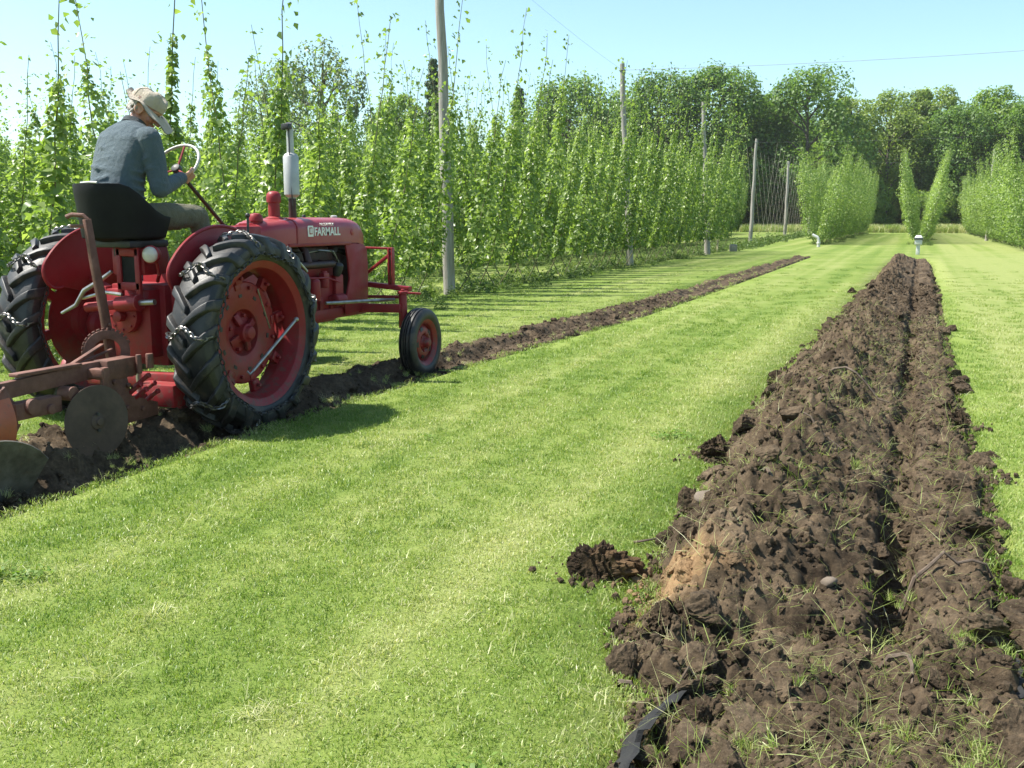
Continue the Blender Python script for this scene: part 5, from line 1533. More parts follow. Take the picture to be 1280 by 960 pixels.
MB().lathe([(0.058, 0), (0.056, 0.010), (0.035, 0.020), (0.004, 0.024)], Vector((TX + 0.27, 5.74, 1.25)) + Vector((0.25, -0.95, 0)).normalized() * 0.088, (0.25, -0.95, 0), 24).build('lens', M_LENS, lo, smooth=60)
MB().tube([(TX + 0.27, 5.74, 1.22), (TX + 0.27, 5.76, 1.10), (TX + 0.2, 5.82, 1.05)], 0.014, 8).build('lamp_arm', M_RED, lo)
hy = MB(); hy.tube([(TX - 0.26, 5.58, 0.86), (TX + 0.02, 5.60, 0.89)], 0.036, 14); hy.tube([(TX + 0.02, 5.60, 0.89), (TX + 0.20, 5.61, 0.905)], 0.056, 16)
hy.tube([(TX + 0.20, 5.61, 0.905), (TX + 0.215, 5.61, 0.906)], 0.06, 16); hy.build('hydraulic_cylinder', M_RED, tractor, bevel=0.004)
MB().tube([(TX + 0.215, 5.61, 0.906), (TX + 0.34, 5.62, 0.915)], 0.022, 10).build('piston_rod', M_STEEL, tractor)
MB().tube([(TX - 0.42, 5.50, 0.82), (TX - 0.30, 5.52, 0.88), (TX - 0.22, 5.53, 0.99), (TX - 0.08, 5.54, 1.06), (TX + 0.02, 5.56, 1.13)], [0.012, 0.016, 0.018, 0.018, 0.014], 8).build('lift_lever', M_STEEL, tractor)
MB().tube([(TX - 0.25, 5.54, 0.93), (TX - 0.05, 5.55, 0.98), (TX + 0.10, 5.56, 0.965)], 0.013, 8).build('trip_lever', M_STEEL, tractor)
MB().tube([(TX + 0.46, 6.46, 1.20), (TX + 0.47, 6.56, 1.38), (TX + 0.465, 6.57, 1.52)], 0.010, 8).build('clutch_lever', M_BLACK, tractor)
MB().ball((TX + 0.465, 6.57, 1.53), 0.02, 8, 6).build('lever_knob', M_BLACK, tractor)
MB().tube([(TX + 0.10, 6.70, 1.15), (TX + 0.14, 6.56, 1.42)], 0.011, 8).build('gear_lever', M_BLACK, tractor)
MB().ball((TX + 0.14, 6.555, 1.435), 0.024, 8, 6).build('lever_knob', M_BLACK, tractor)
pf = MB(); pf.box((TX, 6.35, 1.0), (0.9, 0.50, 0.02)); pf.build('foot_platform', M_RED, tractor, bevel=0.003)
MB().box((TX + 0.33, 5.86, 0.55), (0.05, 0.06, 0.9)).build('lift_link', M_RED, tractor, bevel=0.006)
MB().box((TX - 0.33, 5.86, 0.55), (0.05, 0.06, 0.9)).build('lift_link', M_RED, tractor, bevel=0.006)
db = MB(); db.box((TX + 0.44, 5.58, 0.27), (0.34, 0.26, 0.16)); db.box((TX + 0.26, 5.40, 0.24), (0.20, 0.34, 0.09), (0, 0, -0.2)); db.beam((TX - 0.30, 5.62, 0.34), (TX + 0.62, 5.64, 0.36), 0.10, 0.10)
db.build('drawbar', M_RED, tractor, bevel=0.012)
MB().tube([(TX + 0.30, 5.46, 0.28), (TX + 0.30, 5.46, 0.47)], 0.020, 10).build('hitch_pin', M_STEEL, tractor)

# --- steering column, wheel, seat
SC = Vector((TX + 0.0, 6.30, 1.905)); SN = Vector((0.0, -0.78, 0.63)).normalized()
MB().tube([SC - SN * 0.03, SC - SN * 0.95], 0.016, 10).build('steering_shaft', M_GREASE, tractor)
_, s1, s2 = frame(SN)
SR = 0.214
sw = MB(); sw.tube([SC + (s1 * math.cos(k * math.pi / 20) + s2 * math.sin(k * math.pi / 20)) * SR for k in range(40)], 0.0122, 10, False, True)
sw_o = sw.build('steering_wheel', M_CREAM, tractor, smooth=60)
for k in range(3):
    a = R(90 + 120 * k); e = (s1 * math.cos(a) + s2 * math.sin(a))
    MB().tube([SC - SN * 0.035, SC + e * 0.10 - SN * 0.02, SC + e * SR], 0.008, 8).build('spoke', M_RED, sw_o)
MB().lathe([(0.035, -0.06), (0.04, -0.04), (0.035, -0.01), (0.01, 0.0)], SC, SN, 18).build('boss', M_BLACK, sw_o)

def shell_seat():
    """wrap-around back and sides of the seat, a thick padded shell"""
    mb = MB(); rings = []
    nA, nZ = 21, 7
    for i in range(nA):
        a = R(-115 + 230 * i / (nA - 1))
        hgt = 0.37 * (1 - 0.62 * sstep(45, 112, abs(math.degrees(a))))
        inner = []; outer = []
        for j in range(nZ):
            u = j / (nZ - 1)
            rx = 0.235 + 0.035 * u; ry = 0.27 + 0.05 * u
            z = 1.365 + float(hgt) * u
            for lst, k in ((inner, -0.022), (outer, 0.028)):
                sw_ = math.sin(a); cw = math.cos(a)
                lst.append(Vector((TX + 0.02 + (rx + k) * sw_, 5.70 - (ry + k) * cw * (1 if cw > 0 else 1.35), z + (0.012 if (j == nZ - 1 and k > 0) else 0))))
        rings.append(outer + inner[::-1])
    mb.ring_loft(rings)
    return mb
st_ = shell_seat().build('seat', M_SEAT, tractor, bevel=0.008, smooth=60)
cu = MB(); cu.ball((TX + 0.02, 5.74, 1.40), (0.250, 0.30, 0.085), 24, 12); cu.build('cushion', M_SEAT, st_, smooth=80)
sp = MB(); sp.box((TX + 0.02, 5.74, 1.325), (0.40, 0.40, 0.05)); sp.box((TX + 0.02, 5.80, 1.28), (0.12, 0.3, 0.10)); sp.build('seat_pan', M_BLACK, st_, bevel=0.01)
hs = MB(); hs.tube([(TX - 0.02, 5.368, 1.748), (TX + 0.06, 5.366, 1.752), (TX + 0.12, 5.375, 1.75)], 0.009, 6); hs.build('back_trim', M_SILVER, st_)

# ------------------------------------------------------------------ plough hitched behind the tractor
def rust_paint():
    m, t, p = newmat('rusted red paint')
    co = objco(t)
    c = ramp(t, noise(t, 7, 8, 0.7, co), [(0.30, (0.055, 0.027, 0.018)), (0.48, (0.125, 0.050, 0.033)), (0.62, (0.170, 0.076, 0.054)), (0.80, (0.23, 0.15, 0.11))])
    t.links.new(c, p.inputs['Base Color']); p.inputs['Roughness'].default_value = 0.72
    bump(t, noise(t, 60, 6, 0.7, co), 0.35, 0.01, p)
    return m
M_RUST = rust_paint()
M_ORANGE = simple('faded orange paint', (0.42, 0.115, 0.045), (0.33, 0.075, 0.030), 5, 0.5, 0, 0.15, 30, c3=(0.22, 0.08, 0.045))
M_SHARE = simple('soil scoured share steel', (0.050, 0.043, 0.034), (0.13, 0.120, 0.100), 9, 0.7, 0.0, 0.5, 30, c3=(0.085, 0.062, 0.044), spec=0.3)
M_COULTER = simple('dull coulter steel', (0.060, 0.040, 0.029), (0.100, 0.068, 0.050), 8, 0.7, 0.0, 0.35, 30, c3=(0.075, 0.050, 0.036), spec=0.3)
plough = empty('plough', (-4.95, 4.6, 0), 'rusty mounted plough with lever and disc coulter behind the tractor', 'plough')
def flat(pts, w, h): 
    mb = MB()
    for a, b in zip(pts[:-1], pts[1:]): mb.beam(a, b, w, h)
    return mb
bm_ = MB()
def barloft(pts, w, h):
    rings = []
    pts = [Vector(p) for p in pts]
    for i, p in enumerate(pts):
        d = (pts[min(i + 1, len(pts) - 1)] - pts[max(i - 1, 0)]).normalized(); _, s, u = frame(d)
        ww = w[i] if hasattr(w, '__len__') else w; hh = h[i] if hasattr(h, '__len__') else h
        rings.append([p - s * ww / 2 - u * hh / 2, p + s * ww / 2 - u * hh / 2, p + s * ww / 2 + u * hh / 2, p - s * ww / 2 + u * hh / 2])
    return rings
bm_.ring_loft(barloft([(-4.98, 3.3, 0.47), (-4.95, 3.8, 0.495), (-4.93, 4.2, 0.505), (-4.93, 4.55, 0.52), (-4.94, 4.85, 0.53), (-4.97, 5.12, 0.515), (-5.02, 5.32, 0.48)], 0.055, [0.10, 0.10, 0.10, 0.10, 0.11, 0.12, 0.12]))
bm_.box((-4.925, 4.52, 0.585), (0.075, 0.5, 0.022)); bm_.box((-4.92, 5.08, 0.52), (0.12, 0.26, 0.13))
for y in (3.95, 4.15, 4.9, 5.05): bm_.bolt((-4.895, y, 0.51), (1, 0, 0), 0.016, 0.018)
bm_.build('beam', M_RUST, plough, bevel=0.006)
hp = MB()
hp.prism([(-0.10, 0.52), (0.06, 0.57), (0.12, 0.47), (0.16, 0.32), (0.40, 0.24), (0.40, 0.15), (0.10, 0.14), (-0.06, 0.30)], (-4.88, 5.0, 0), (0, 1, 0), (0, 0, 1), 0.03)
hp.tube([(-4.83, 5.20, 0.47), (-4.83, 5.20, 0.60)], 0.020, 10); hp.tube([(-4.80, 5.27, 0.50), (-4.80, 5.27, 0.60)], 0.026, 10)
for y, z in ((5.02, 0.34), (5.10, 0.25), (5.12, 0.40), (5.24, 0.22), (5.0, 0.44)): hp.bolt((-4.865, y, z), (1, 0, 0), 0.018, 0.022)
hp.build('hitch_plate', M_RUST, plough, bevel=0.005)
cl_ = MB()
for y, z in ((5.14, 0.37), (5.19, 0.33), (5.22, 0.42), (5.27, 0.36), (5.30, 0.30)):
    cl_.tube([(-4.90, y, z - 0.05), (-4.80, y + 0.02, z + 0.03)], 0.016, 8); cl_.bolt((-4.80, y + 0.02, z + 0.03), (1, 0, 0.4), 0.020, 0.02)
cl_.build('clamp_bolts', M_RED, plough, bevel=0.002)
lv = MB(); lv.ring_loft(barloft([(-5.16, 5.30, 0.52), (-5.17, 5.27, 0.85), (-5.19, 5.23, 1.20), (-5.21, 5.21, 1.50)], [0.030] * 4, [0.075, 0.070, 0.062, 0.055]))
lv.tube([(-5.19, 5.215, 1.20), (-5.20, 5.205, 1.46)], 0.008, 6)
for z in (0.62, 0.78): lv.bolt((-5.15, 5.285, z), (1, -0.3, 0), 0.014, 0.016)
lo_ = lv.build('lever', M_RUST, plough, bevel=0.004)
MB().tube([(-5.20, 5.215, 1.49), (-5.23, 5.20, 1.525), (-5.30, 5.17, 1.53), (-5.335, 5.155, 1.515)], 0.015, 8).build('handle', M_RUST, lo_)
MB().tube([(-5.205, 5.21, 1.44), (-5.24, 5.19, 1.455), (-5.31, 5.165, 1.455)], 0.012, 8).build('trigger', M_RUST, lo_)
qd = MB(); C0 = Vector((-5.14, 5.24, 0.60))
ringp = [(0.150, -0.014), (0.150, 0.014), (0.088, 0.014), (0.088, -0.014)]
qd.lathe(ringp, C0, (0.75, -0.66, 0), 30, True)
_, q1, q2 = frame((0.75, -0.66, 0))
for k in range(14):
    a = k * math.pi / 15; qd.beam(C0 + (q1 * math.cos(a) + q2 * math.sin(a)) * 0.147, C0 + (q1 * math.cos(a) + q2 * math.sin(a)) * 0.164, 0.014, 0.024)
qd.beam(C0 - q1 * 0.12 - Vector((0, 0, 0.12)), C0 + q1 * 0.12 - Vector((0, 0, 0.12)), 0.03, 0.06)
qd.build('quadrant', M_RUST, plough, bevel=0.003)
br = MB(); br.beam((-4.94, 4.62, 0.55), (-5.10, 5.16, 0.66), 0.03, 0.014); br.beam((-4.98, 4.75, 0.56), (-5.08, 5.22, 0.62), 0.022, 0.014); br.build('brace', M_RUST, plough, bevel=0.002)
# rolling coulter hung from the beam
cd = MB(); CC = (-4.755, 4.725, 0.235)
cd.lathe([(0.232, -0.002), (0.232, 0.002), (0.20, 0.006), (0.02, 0.008), (0.02, -0.008), (0.20, -0.006)], CC, (1, -0.15, 0.05), 48, True)
co_ = cd.build('coulter', M_COULTER, plough, smooth=30)
MB().lathe([(0.055, -0.03), (0.06, -0.012), (0.05, 0.014), (0.026, 0.022), (0.022, 0.035), (0.004, 0.037)], CC, (1, -0.15, 0.05), 20).build('hub', M_COULTER, co_)
for dz in (0.05, -0.055):
    MB().bolt((CC[0] + 0.010, CC[1] - 0.005, CC[2] + dz), (1, -0.15, 0.05), 0.011, 0.014).build('disc_bolt', M_BLACK, co_)
ck = MB(); ck.beam((-4.80, 4.86, 0.56), (-4.81, 4.86, 0.36), 0.035, 0.05, (0, 1, 0)); ck.beam((-4.81, 4.86, 0.37), (-4.80, 4.725, 0.235), 0.03, 0.045); ck.box((-4.87, 4.86, 0.52), (0.16, 0.07, 0.06)); ck.tube([(-4.90, 4.60, 0.43), (-4.80, 4.60, 0.43)], 0.045, 14)
ck.box((-4.88, 4.36, 0.38), (0.10, 0.34, 0.10)); ck.tube([(-4.84, 4.30, 0.40), (-4.80, 4.30, 0.40)], 0.05, 14); ck.tube([(-4.84, 4.44, 0.36), (-4.81, 4.44, 0.36)], 0.032, 10)
ck.build('coulter_bracket', M_RUST, plough, bevel=0.006)
# shank and mouldboard
sh = MB(); sh.ring_loft(barloft([(-4.90, 4.12, 0.50), (-4.90, 4.18, 0.42), (-4.90, 4.20, 0.30), (-4.90, 4.16, 0.16), (-4.89, 4.10, 0.05)], [0.045] * 5, [0.13, 0.10, 0.09, 0.10, 0.12]))
sh.build('shank', M_RUST, plough, bevel=0.006)
def curved_plate(fn, nu, nv, th):
    rings = []
    for i in range(nu + 1):
        r_ = []
        for sgn_ in (1, -1):
            row = []
            for j in range(nv + 1):
                u, v = i / nu, j / nv
                p = Vector(fn(u, v)); e = 1e-3
                n_ = (Vector(fn(min(1, u + e), v)) - Vector(fn(max(0, u - e), v))).cross(Vector(fn(u, min(1, v + e))) - Vector(fn(u, max(0, v - e)))).normalized()
                row.append(p + n_ * th / 2 * sgn_)
            r_ += row if sgn_ > 0 else row[::-1]
        rings.append(r_)
    return MB().ring_loft(rings)
def mould(u, v):
    """tongue of the mouldboard: u along, v up; rounded trailing top"""
    w = 0.34 * math.sin(math.pi * (0.5 + 0.5 * u)) ** 0.55 if u > 0.02 else 0.34
    hgt = 0.10 + (0.27 - 0.0) * math.sqrt(max(0.0, 1 - (2 * u - 1.05) ** 2 * 0.9))
    x = -4.70 + 0.10 * v * v + 0.12 * (u - 0.5)
    return (x + 0.05 * math.sin(v * 2), 3.40 + 0.66 * u + 0.03 * v, -0.06 + hgt * v * 1.02)
curved_plate(mould, 14, 8, 0.012).build('mouldboard', M_SHARE, plough, smooth=50)
MB().prism([(3.45, -0.08), (4.30, -0.08), (4.34, -0.02), (4.2, 0.03), (3.45, 0.05)], (-4.78, 0, 0), (0, 1, 0), (0, 0, 1), 0.02).build('landside', M_SHARE, plough, bevel=0.004)
def frog(u, v):
    return (-4.83 + 0.05 * math.sin(v * 3) , 3.72 + 0.42 * u - 0.06 * v * (1 - u), 0.16 + v * (0.28 + 0.04 * u))
curved_plate(frog, 6, 8, 0.014).build('deflector_plate', M_ORANGE, plough, smooth=50)
# ------------------------------------------------------------------ driver on the seat
def skin_material():
    m, t, p = newmat('skin')
    co = objco(t)
    c = ramp(t, noise(t, 14, 5, 0.6, co), [(0.3, (0.40, 0.19, 0.13)), (0.7, (0.50, 0.27, 0.19))])
    t.links.new(c, p.inputs['Base Color']); p.inputs['Roughness'].default_value = 0.5
    p.inputs['Subsurface Weight'].default_value = 0.08; p.inputs['Subsurface Radius'].default_value = (0.02, 0.008, 0.004)
    return m
def cloth(name, c1, c2, scale=9, weave=260, rough=0.85):
    m, t, p = newmat(name)
    co = objco(t)
    c = ramp(t, noise(t, scale, 6, 0.6, co), [(0.3, c1), (0.7, c2)])
    t.links.new(c, p.inputs['Base Color']); p.inputs['Roughness'].default_value = rough
    p.inputs['Sheen Weight'].default_value = 0.15
    h = maths(t, 'ADD', maths(t, 'MULTIPLY', noise(t, weave, 2, 0.5, co), 0.3), noise(t, 16, 4, 0.55, co))
    bump(t, h, 0.9, 0.05, p)
    return m
M_SKIN = skin_material()
M_SHIRT = cloth('blue grey shirt', (0.055, 0.088, 0.108), (0.078, 0.115, 0.138))
M_TROUSER = cloth('olive work trousers', (0.115, 0.105, 0.055), (0.165, 0.150, 0.085))
M_CAP = cloth('faded tan hat', (0.46, 0.38, 0.29), (0.56, 0.48, 0.38), 12)
M_CAPDARK = cloth('hat lining', (0.20, 0.12, 0.09), (0.26, 0.17, 0.12), 12)
M_HAIR = simple('grey hair', (0.36, 0.33, 0.30), (0.22, 0.20, 0.18), 40, 0.7, 0, 0.5, 90)
M_BOOT = simple('boot leather', (0.05, 0.03, 0.02), (0.09, 0.055, 0.035), 9, 0.6)
M_EYE = simple('eye', (0.03, 0.03, 0.03), None, 9, 0.2)

person = empty('person', (TX, 5.66, 1.44), 'driver in a blue grey shirt and pale tan hat leaning forward on the tractor seat', 'person')

def limb(mb, pts, rad, n=16, k=4):
    """smoothly tapering limb through joints (Catmull-Rom), with rounded ends"""
    P = [Vector(p) for p in pts]; out = []; rr = []
    for i in range(len(P) - 1):
        a = P[max(i - 1, 0)]; b = P[i]; c = P[i + 1]; d = P[min(i + 2, len(P) - 1)]
        for j in range(k):
            t = j / k
            out.append(0.5 * ((2 * b) + (c - a) * t + (2 * a - 5 * b + 4 * c - d) * t * t + (3 * b - a - 3 * c + d) * t ** 3)); rr.append(rad[i] * (1 - t) + rad[i + 1] * t)
    out.append(P[-1]); rr.append(rad[-1])
    mb.tube(out, rr, n)
    mb.ball(P[0], rad[0] * 0.98, 14, 10); mb.ball(P[-1], rad[-1] * 0.98, 14, 10)

def loft_body(mb, secs, n=24):
    """torso sections: centre, half width along w, half depth along d"""
    rings = []
    for c, wv, hw, dv, hd in secs:
        c = Vector(c); wv = Vector(wv).normalized(); dv = Vector(dv).normalized(); ring = []
        for k in range(n):
            a = 2 * math.pi * k / n
            e = 0.82
            cx = math.copysign(abs(math.cos(a)) ** e, math.cos(a)); sy = math.copysign(abs(math.sin(a)) ** e, math.sin(a))
            ring.append(c + wv * hw * cx + dv * hd * sy)
        rings.append(ring)
    mb.ring_loft(rings)

PX = TX
HIP_R = (PX + 0.12, 5.68, 1.50); HIP_L = (PX - 0.12, 5.68, 1.50)
KNEE_R = (PX + 0.24, 6.25, 1.525); KNEE_L = (PX - 0.24, 6.27, 1.53)
ANK_R = (PX + 0.26, 6.42, 1.09); ANK_L = (PX - 0.27, 6.44, 1.09)
SH_R = (PX + 0.225, 5.80, 2.085); SH_L = (PX - 0.20, 5.88, 2.085)
EL_R = (PX + 0.295, 5.79, 1.715); EL_L = (PX - 0.30, 6.10, 1.84)
# grips on the rim: angles on the wheel
def rimp(a): return SC + (s1 * math.cos(a) + s2 * math.sin(a)) * SR
def rimt(a): return (s1 * -math.sin(a) + s2 * math.cos(a)).normalized()
best = {}
for sgn_, want in ((1, Vector((0.80, 0, -0.60))), (-1, Vector((-0.92, 0, 0.10)))):
    best[sgn_] = max([k * math.pi / 60 for k in range(120)], key=lambda a: (rimp(a) - SC).normalized().dot(want.normalized()))
GR, GL = rimp(best[1]), rimp(best[-1])
out_R = (GR - SC).normalized(); out_L = (GL - SC).normalized()
def palm_centre(G, o_): return G + o_ * 0.030 + SN * 0.035
PC_R = palm_centre(GR, out_R); PC_L = palm_centre(GL, out_L)
WR_R = PC_R + (Vector(EL_R) - PC_R).normalized() * 0.085
WR_L = PC_L + (Vector(EL_L) - PC_L).normalized() * 0.085
YAW, PIT = R(66), R(35)                                    # head turned right and bowed
hf = Vector((math.sin(YAW) * math.cos(PIT), math.cos(YAW) * math.cos(PIT), -math.sin(PIT)))
hr = Vector((math.cos(YAW), -math.sin(YAW), 0)); hu = hr.cross(hf).normalized()
HC = Vector((PX + 0.040, 5.985, 2.300))
HS = 1.13
def hp_(f, r, u): return HC + (hf * f + hr * r + hu * u) * HS
NECK = Vector((PX + 0.01, 5.885, 2.165))

def torso_secs(g):
    """g: how far the cloth stands off the body"""
    up1 = Vector((0, 0.28, 1)).normalized()
    f = Vector((0, 1, -0.28)).normalized(); w = Vector((1, -0.10, 0)).normalized()
    return [((PX, 5.66, 1.42), w, 0.185 + g, f, 0.135 + g), ((PX, 5.66, 1.52), w, 0.19 + g, f, 0.145 + g), ((PX, 5.675, 1.66), w, 0.185 + g * 1.3, f, 0.145 + g * 1.3), ((PX, 5.70, 1.80), w, 0.19 + g, f, 0.142 + g),
            ((PX, 5.745, 1.93), w, 0.205 + g, f, 0.138 + g), ((PX, 5.79, 2.05), w, 0.210 + g, f, 0.128 + g), ((PX + 0.005, 5.83, 2.13), w, 0.175 + g, f, 0.100 + g * 0.8), ((PX + 0.01, 5.87, 2.185), w, 0.088 + g, f, 0.074 + g * 0.6)]

body = MB()
loft_body(body, torso_secs(0.0))
for H_, K_, A_ in ((HIP_R, KNEE_R, ANK_R), (HIP_L, KNEE_L, ANK_L)):
    mid = (Vector(H_) + Vector(K_)) / 2 + Vector((0, 0, 0.02))
    limb(body, [H_, mid, K_], [0.092, 0.082, 0.062]); limb(body, [K_, (Vector(K_) + Vector(A_)) / 2 - Vector((0, 0.02, 0)), A_], [0.060, 0.055, 0.038])
    limb(body, [A_, Vector(A_) + Vector((0, 0.10, -0.045)), Vector(A_) + Vector((0, 0.20, -0.055))], [0.042, 0.042, 0.032])
for S_, E_, W_ in ((SH_R, EL_R, WR_R), (SH_L, EL_L, WR_L)):
    limb(body, [S_, (Vector(S_) + Vector(E_)) / 2, E_], [0.066, 0.056, 0.046]); limb(body, [E_, (Vector(E_) * 0.55 + Vector(W_) * 0.45), W_], [0.045, 0.042, 0.028])
limb(body, [NECK - Vector((0, 0.03, 0.04)), NECK, HC - hu * 0.05 - hf * 0.02], [0.070, 0.062, 0.060])
# head: skull, face, jaw, brow, nose, cheeks, ears
body.ball(hp_(-0.015, 0, 0.035), (0.085, 0.085, 0.085), 18, 12)
loft_body(body, [(hp_(0.005, 0, -0.118), hr, 0.030, hf, 0.036), (hp_(0.012, 0, -0.098), hr, 0.052, hf, 0.062), (hp_(0.006, 0, -0.055), hr, 0.068, hf, 0.082), (hp_(0.0, 0, -0.01), hr, 0.075, hf, 0.092), (hp_(-0.004, 0, 0.035), hr, 0.080, hf, 0.098), (hp_(-0.008, 0, 0.075), hr, 0.074, hf, 0.090), (hp_(-0.012, 0, 0.105), hr, 0.048, hf, 0.060), (hp_(-0.012, 0, 0.118), hr, 0.015, hf, 0.02)])
body.ball(hp_(0.088, 0, -0.112), 0.020, 10, 8)             # chin
limb(body, [hp_(0.088, 0, 0.008), hp_(0.106, 0, -0.022), hp_(0.116, 0, -0.042)], [0.011, 0.014, 0.018], 10)
for s in (-1, 1):
    body.ball(hp_(0.100, s * 0.013, -0.046), 0.011, 8, 6)
    limb(body, [hp_(0.088, s * 0.012, 0.022), hp_(0.084, s * 0.040, 0.026), hp_(0.062, s * 0.062, 0.018)], [0.012, 0.013, 0.012], 8)
    body.ball(hp_(0.066, s * 0.046, -0.036), 0.024, 10, 8)
    P_ear = [hp_(-0.012 + 0.026 * math.cos(k * math.pi / 4), s * (0.078 + 0.008), -0.012 + 0.034 * math.sin(k * math.pi / 4)) for k in range(8)]
    body.tube(P_ear, 0.009, 8, False, True); body.ball(hp_(-0.008, s * 0.080, -0.012), (0.018, 0.018, 0.026), 8, 6)
limb(body, [hp_(0.086, -0.020, -0.070), hp_(0.094, 0, -0.069), hp_(0.086, 0.020, -0.070)], [0.008, 0.010, 0.008], 8)   # lips
limb(body, [hp_(0.084, -0.017, -0.083), hp_(0.091, 0, -0.084), hp_(0.084, 0.017, -0.083)], [0.008, 0.010, 0.008], 8)
# hands: palm, four fingers and a thumb wrapped round the rim
def hand(mb, ang, o_, G, PC, WR, sgn_):
    T = rimt(ang)
    into = (PC - WR).normalized()
    if T.dot(Vector((0, 0, 1))) < 0: T = -T
    loft_body(mb, [(WR, T, 0.030, SN, 0.021), (WR.lerp(PC, 0.5), T, 0.040, SN, 0.021), (PC, T, 0.047, SN, 0.019), (PC + into * 0.022, T, 0.044, SN, 0.014)], 16)
    for q, (dt, ln) in enumerate(((-0.036, 0.90), (-0.0125, 1.0), (0.012, 1.05), (0.035, 0.97))):
        C = G + T * (dt * 1.02)
        pts = []
        for j in range(6):                                  # round the tube from the palm side to the far side and back
            a = R(65 - 47 * j * ln)
            pts.append(C + (SN * math.sin(a) + o_ * math.cos(a)) * 0.0275)
        pts = [PC + T * dt + into * 0.006] + pts
        limb(mb, pts, [0.0125, 0.0118, 0.0112, 0.0108, 0.0102, 0.0095, 0.0085], 8, 2)
    C = G + T * 0.062
    limb(mb, [WR.lerp(PC, 0.55) + T * 0.030, PC + T * 0.052 + SN * 0.004, C + SN * 0.026 - o_ * 0.006, C - o_ * 0.024 + SN * 0.012 - T * 0.012], [0.016, 0.0145, 0.012, 0.0095], 8, 3)
hand(body, best[1], out_R, GR, PC_R, WR_R, 1)
hand(body, best[-1], out_L, GL, PC_L, WR_L, -1)
organic('body', body, M_SKIN, person, 0.0062, 3, 0.5)
for s in (-1, 1):
    MB().ball(hp_(0.083, s * 0.031, 0.000), 0.0105, 10, 8).build('eye', M_EYE, person)

shirt = MB()
loft_body(shirt, torso_secs(0.015)[1:])
for S_, E_, W_ in ((SH_R, EL_R, WR_R), (SH_L, EL_L, WR_L)):
    We = Vector(E_).lerp(Vector(W_), 0.86)
    limb(shirt, [Vector(S_) + Vector((0, -0.02, -0.02)), (Vector(S_) + Vector(E_)) / 2, E_], [0.092, 0.080, 0.066]); limb(shirt, [E_, (Vector(E_) * 0.55 + We * 0.45), We], [0.065, 0.059, 0.046])
    ax_ = (Vector(S_) - Vector(E_)).normalized()
    for k in range(5):                                      # folds: raised rolls of cloth round the sleeve
        q = Vector(E_) + ax_ * (0.03 + 0.045 * k) + Vector((rng.normal(0, 0.006), rng.normal(0, 0.006), 0))
        _, fa_, fb_ = frame(ax_ + Vector((rng.normal(0, 0.25), rng.normal(0, 0.25), 0)))
        rad_ = 0.060 + 0.006 * k
        shirt.tube([q + (fa_ * math.cos(t) + fb_ * math.sin(t)) * rad_ for t in [R(-60 + 30 * j + 50 * k) for j in range(6)]], [0.006, 0.012, 0.014, 0.013, 0.010, 0.005], 7)
    axw = (Vector(E_) - We).normalized()
    for k in range(4):
        q = We + axw * (0.02 + 0.05 * k); _, fa_, fb_ = frame(axw)
        shirt.tube([q + (fa_ * math.cos(t) + fb_ * math.sin(t)) * (0.044 + 0.004 * k) for t in [R(30 * j + 80 * k) for j in range(6)]], [0.004, 0.009, 0.010, 0.009, 0.007, 0.004], 7)
# soft folds across the back and the belly
for k in range(7):
    z = 1.58 + 0.07 * k
    sgn_ = -1 if k % 2 else 1
    yb = float(np.interp(z, [1.5, 1.7, 1.85, 2.0, 2.1], [5.50, 5.515, 5.55, 5.62, 5.70]))
    shirt.tube([(PX - 0.16 * sgn_, yb + 0.06, z + 0.02), (PX - 0.05 * sgn_, yb + 0.006, z), (PX + 0.08 * sgn_, yb + 0.012, z - 0.03), (PX + 0.17 * sgn_, yb + 0.075, z - 0.05)], [0.008, 0.022, 0.020, 0.008], 8)
for k in range(5):
    z = 1.60 + 0.06 * k
    shirt.tube([(PX + 0.20, 5.62, z), (PX + 0.215, 5.70, z - 0.015), (PX + 0.17, 5.79, z - 0.01)], [0.006, 0.013, 0.006], 8)
so_ = organic('shirt', shirt, M_SHIRT, person, 0.008, 2, 0.5)
col = MB(); cr = []
for k in range(20):
    a = 2 * math.pi * k / 20
    base_ = Vector((PX + 0.012, 5.880, 2.165))
    o1 = Vector((1, -0.1, 0)).normalized() * math.cos(a) + Vector((0.05, 0.8, -0.45)).normalized() * math.sin(a)
    r1 = 0.088
    cr.append([base_ + o1 * r1, base_ + o1 * (r1 + 0.012), base_ + o1 * (r1 - 0.004) + Vector((0, 0.012, 0.040)), base_ + o1 * (r1 - 0.014) + Vector((0, 0.012, 0.036))])
col.ring_loft(cr, False, True)
col.build('collar', cloth('dark collar', (0.035, 0.045, 0.055), (0.05, 0.06, 0.07)), so_, smooth=60)
for E_, W_ in ((EL_R, WR_R), (EL_L, WR_L)):
    We = Vector(E_).lerp(Vector(W_), 0.86); d_ = (Vector(W_) - Vector(E_)).normalized()
    MB().lathe([(0.044, -0.01), (0.047, 0), (0.046, 0.048), (0.040, 0.050), (0.036, 0.02)], We - d_ * 0.01, d_, 18).build('cuff', M_SHIRT, so_, smooth=60)

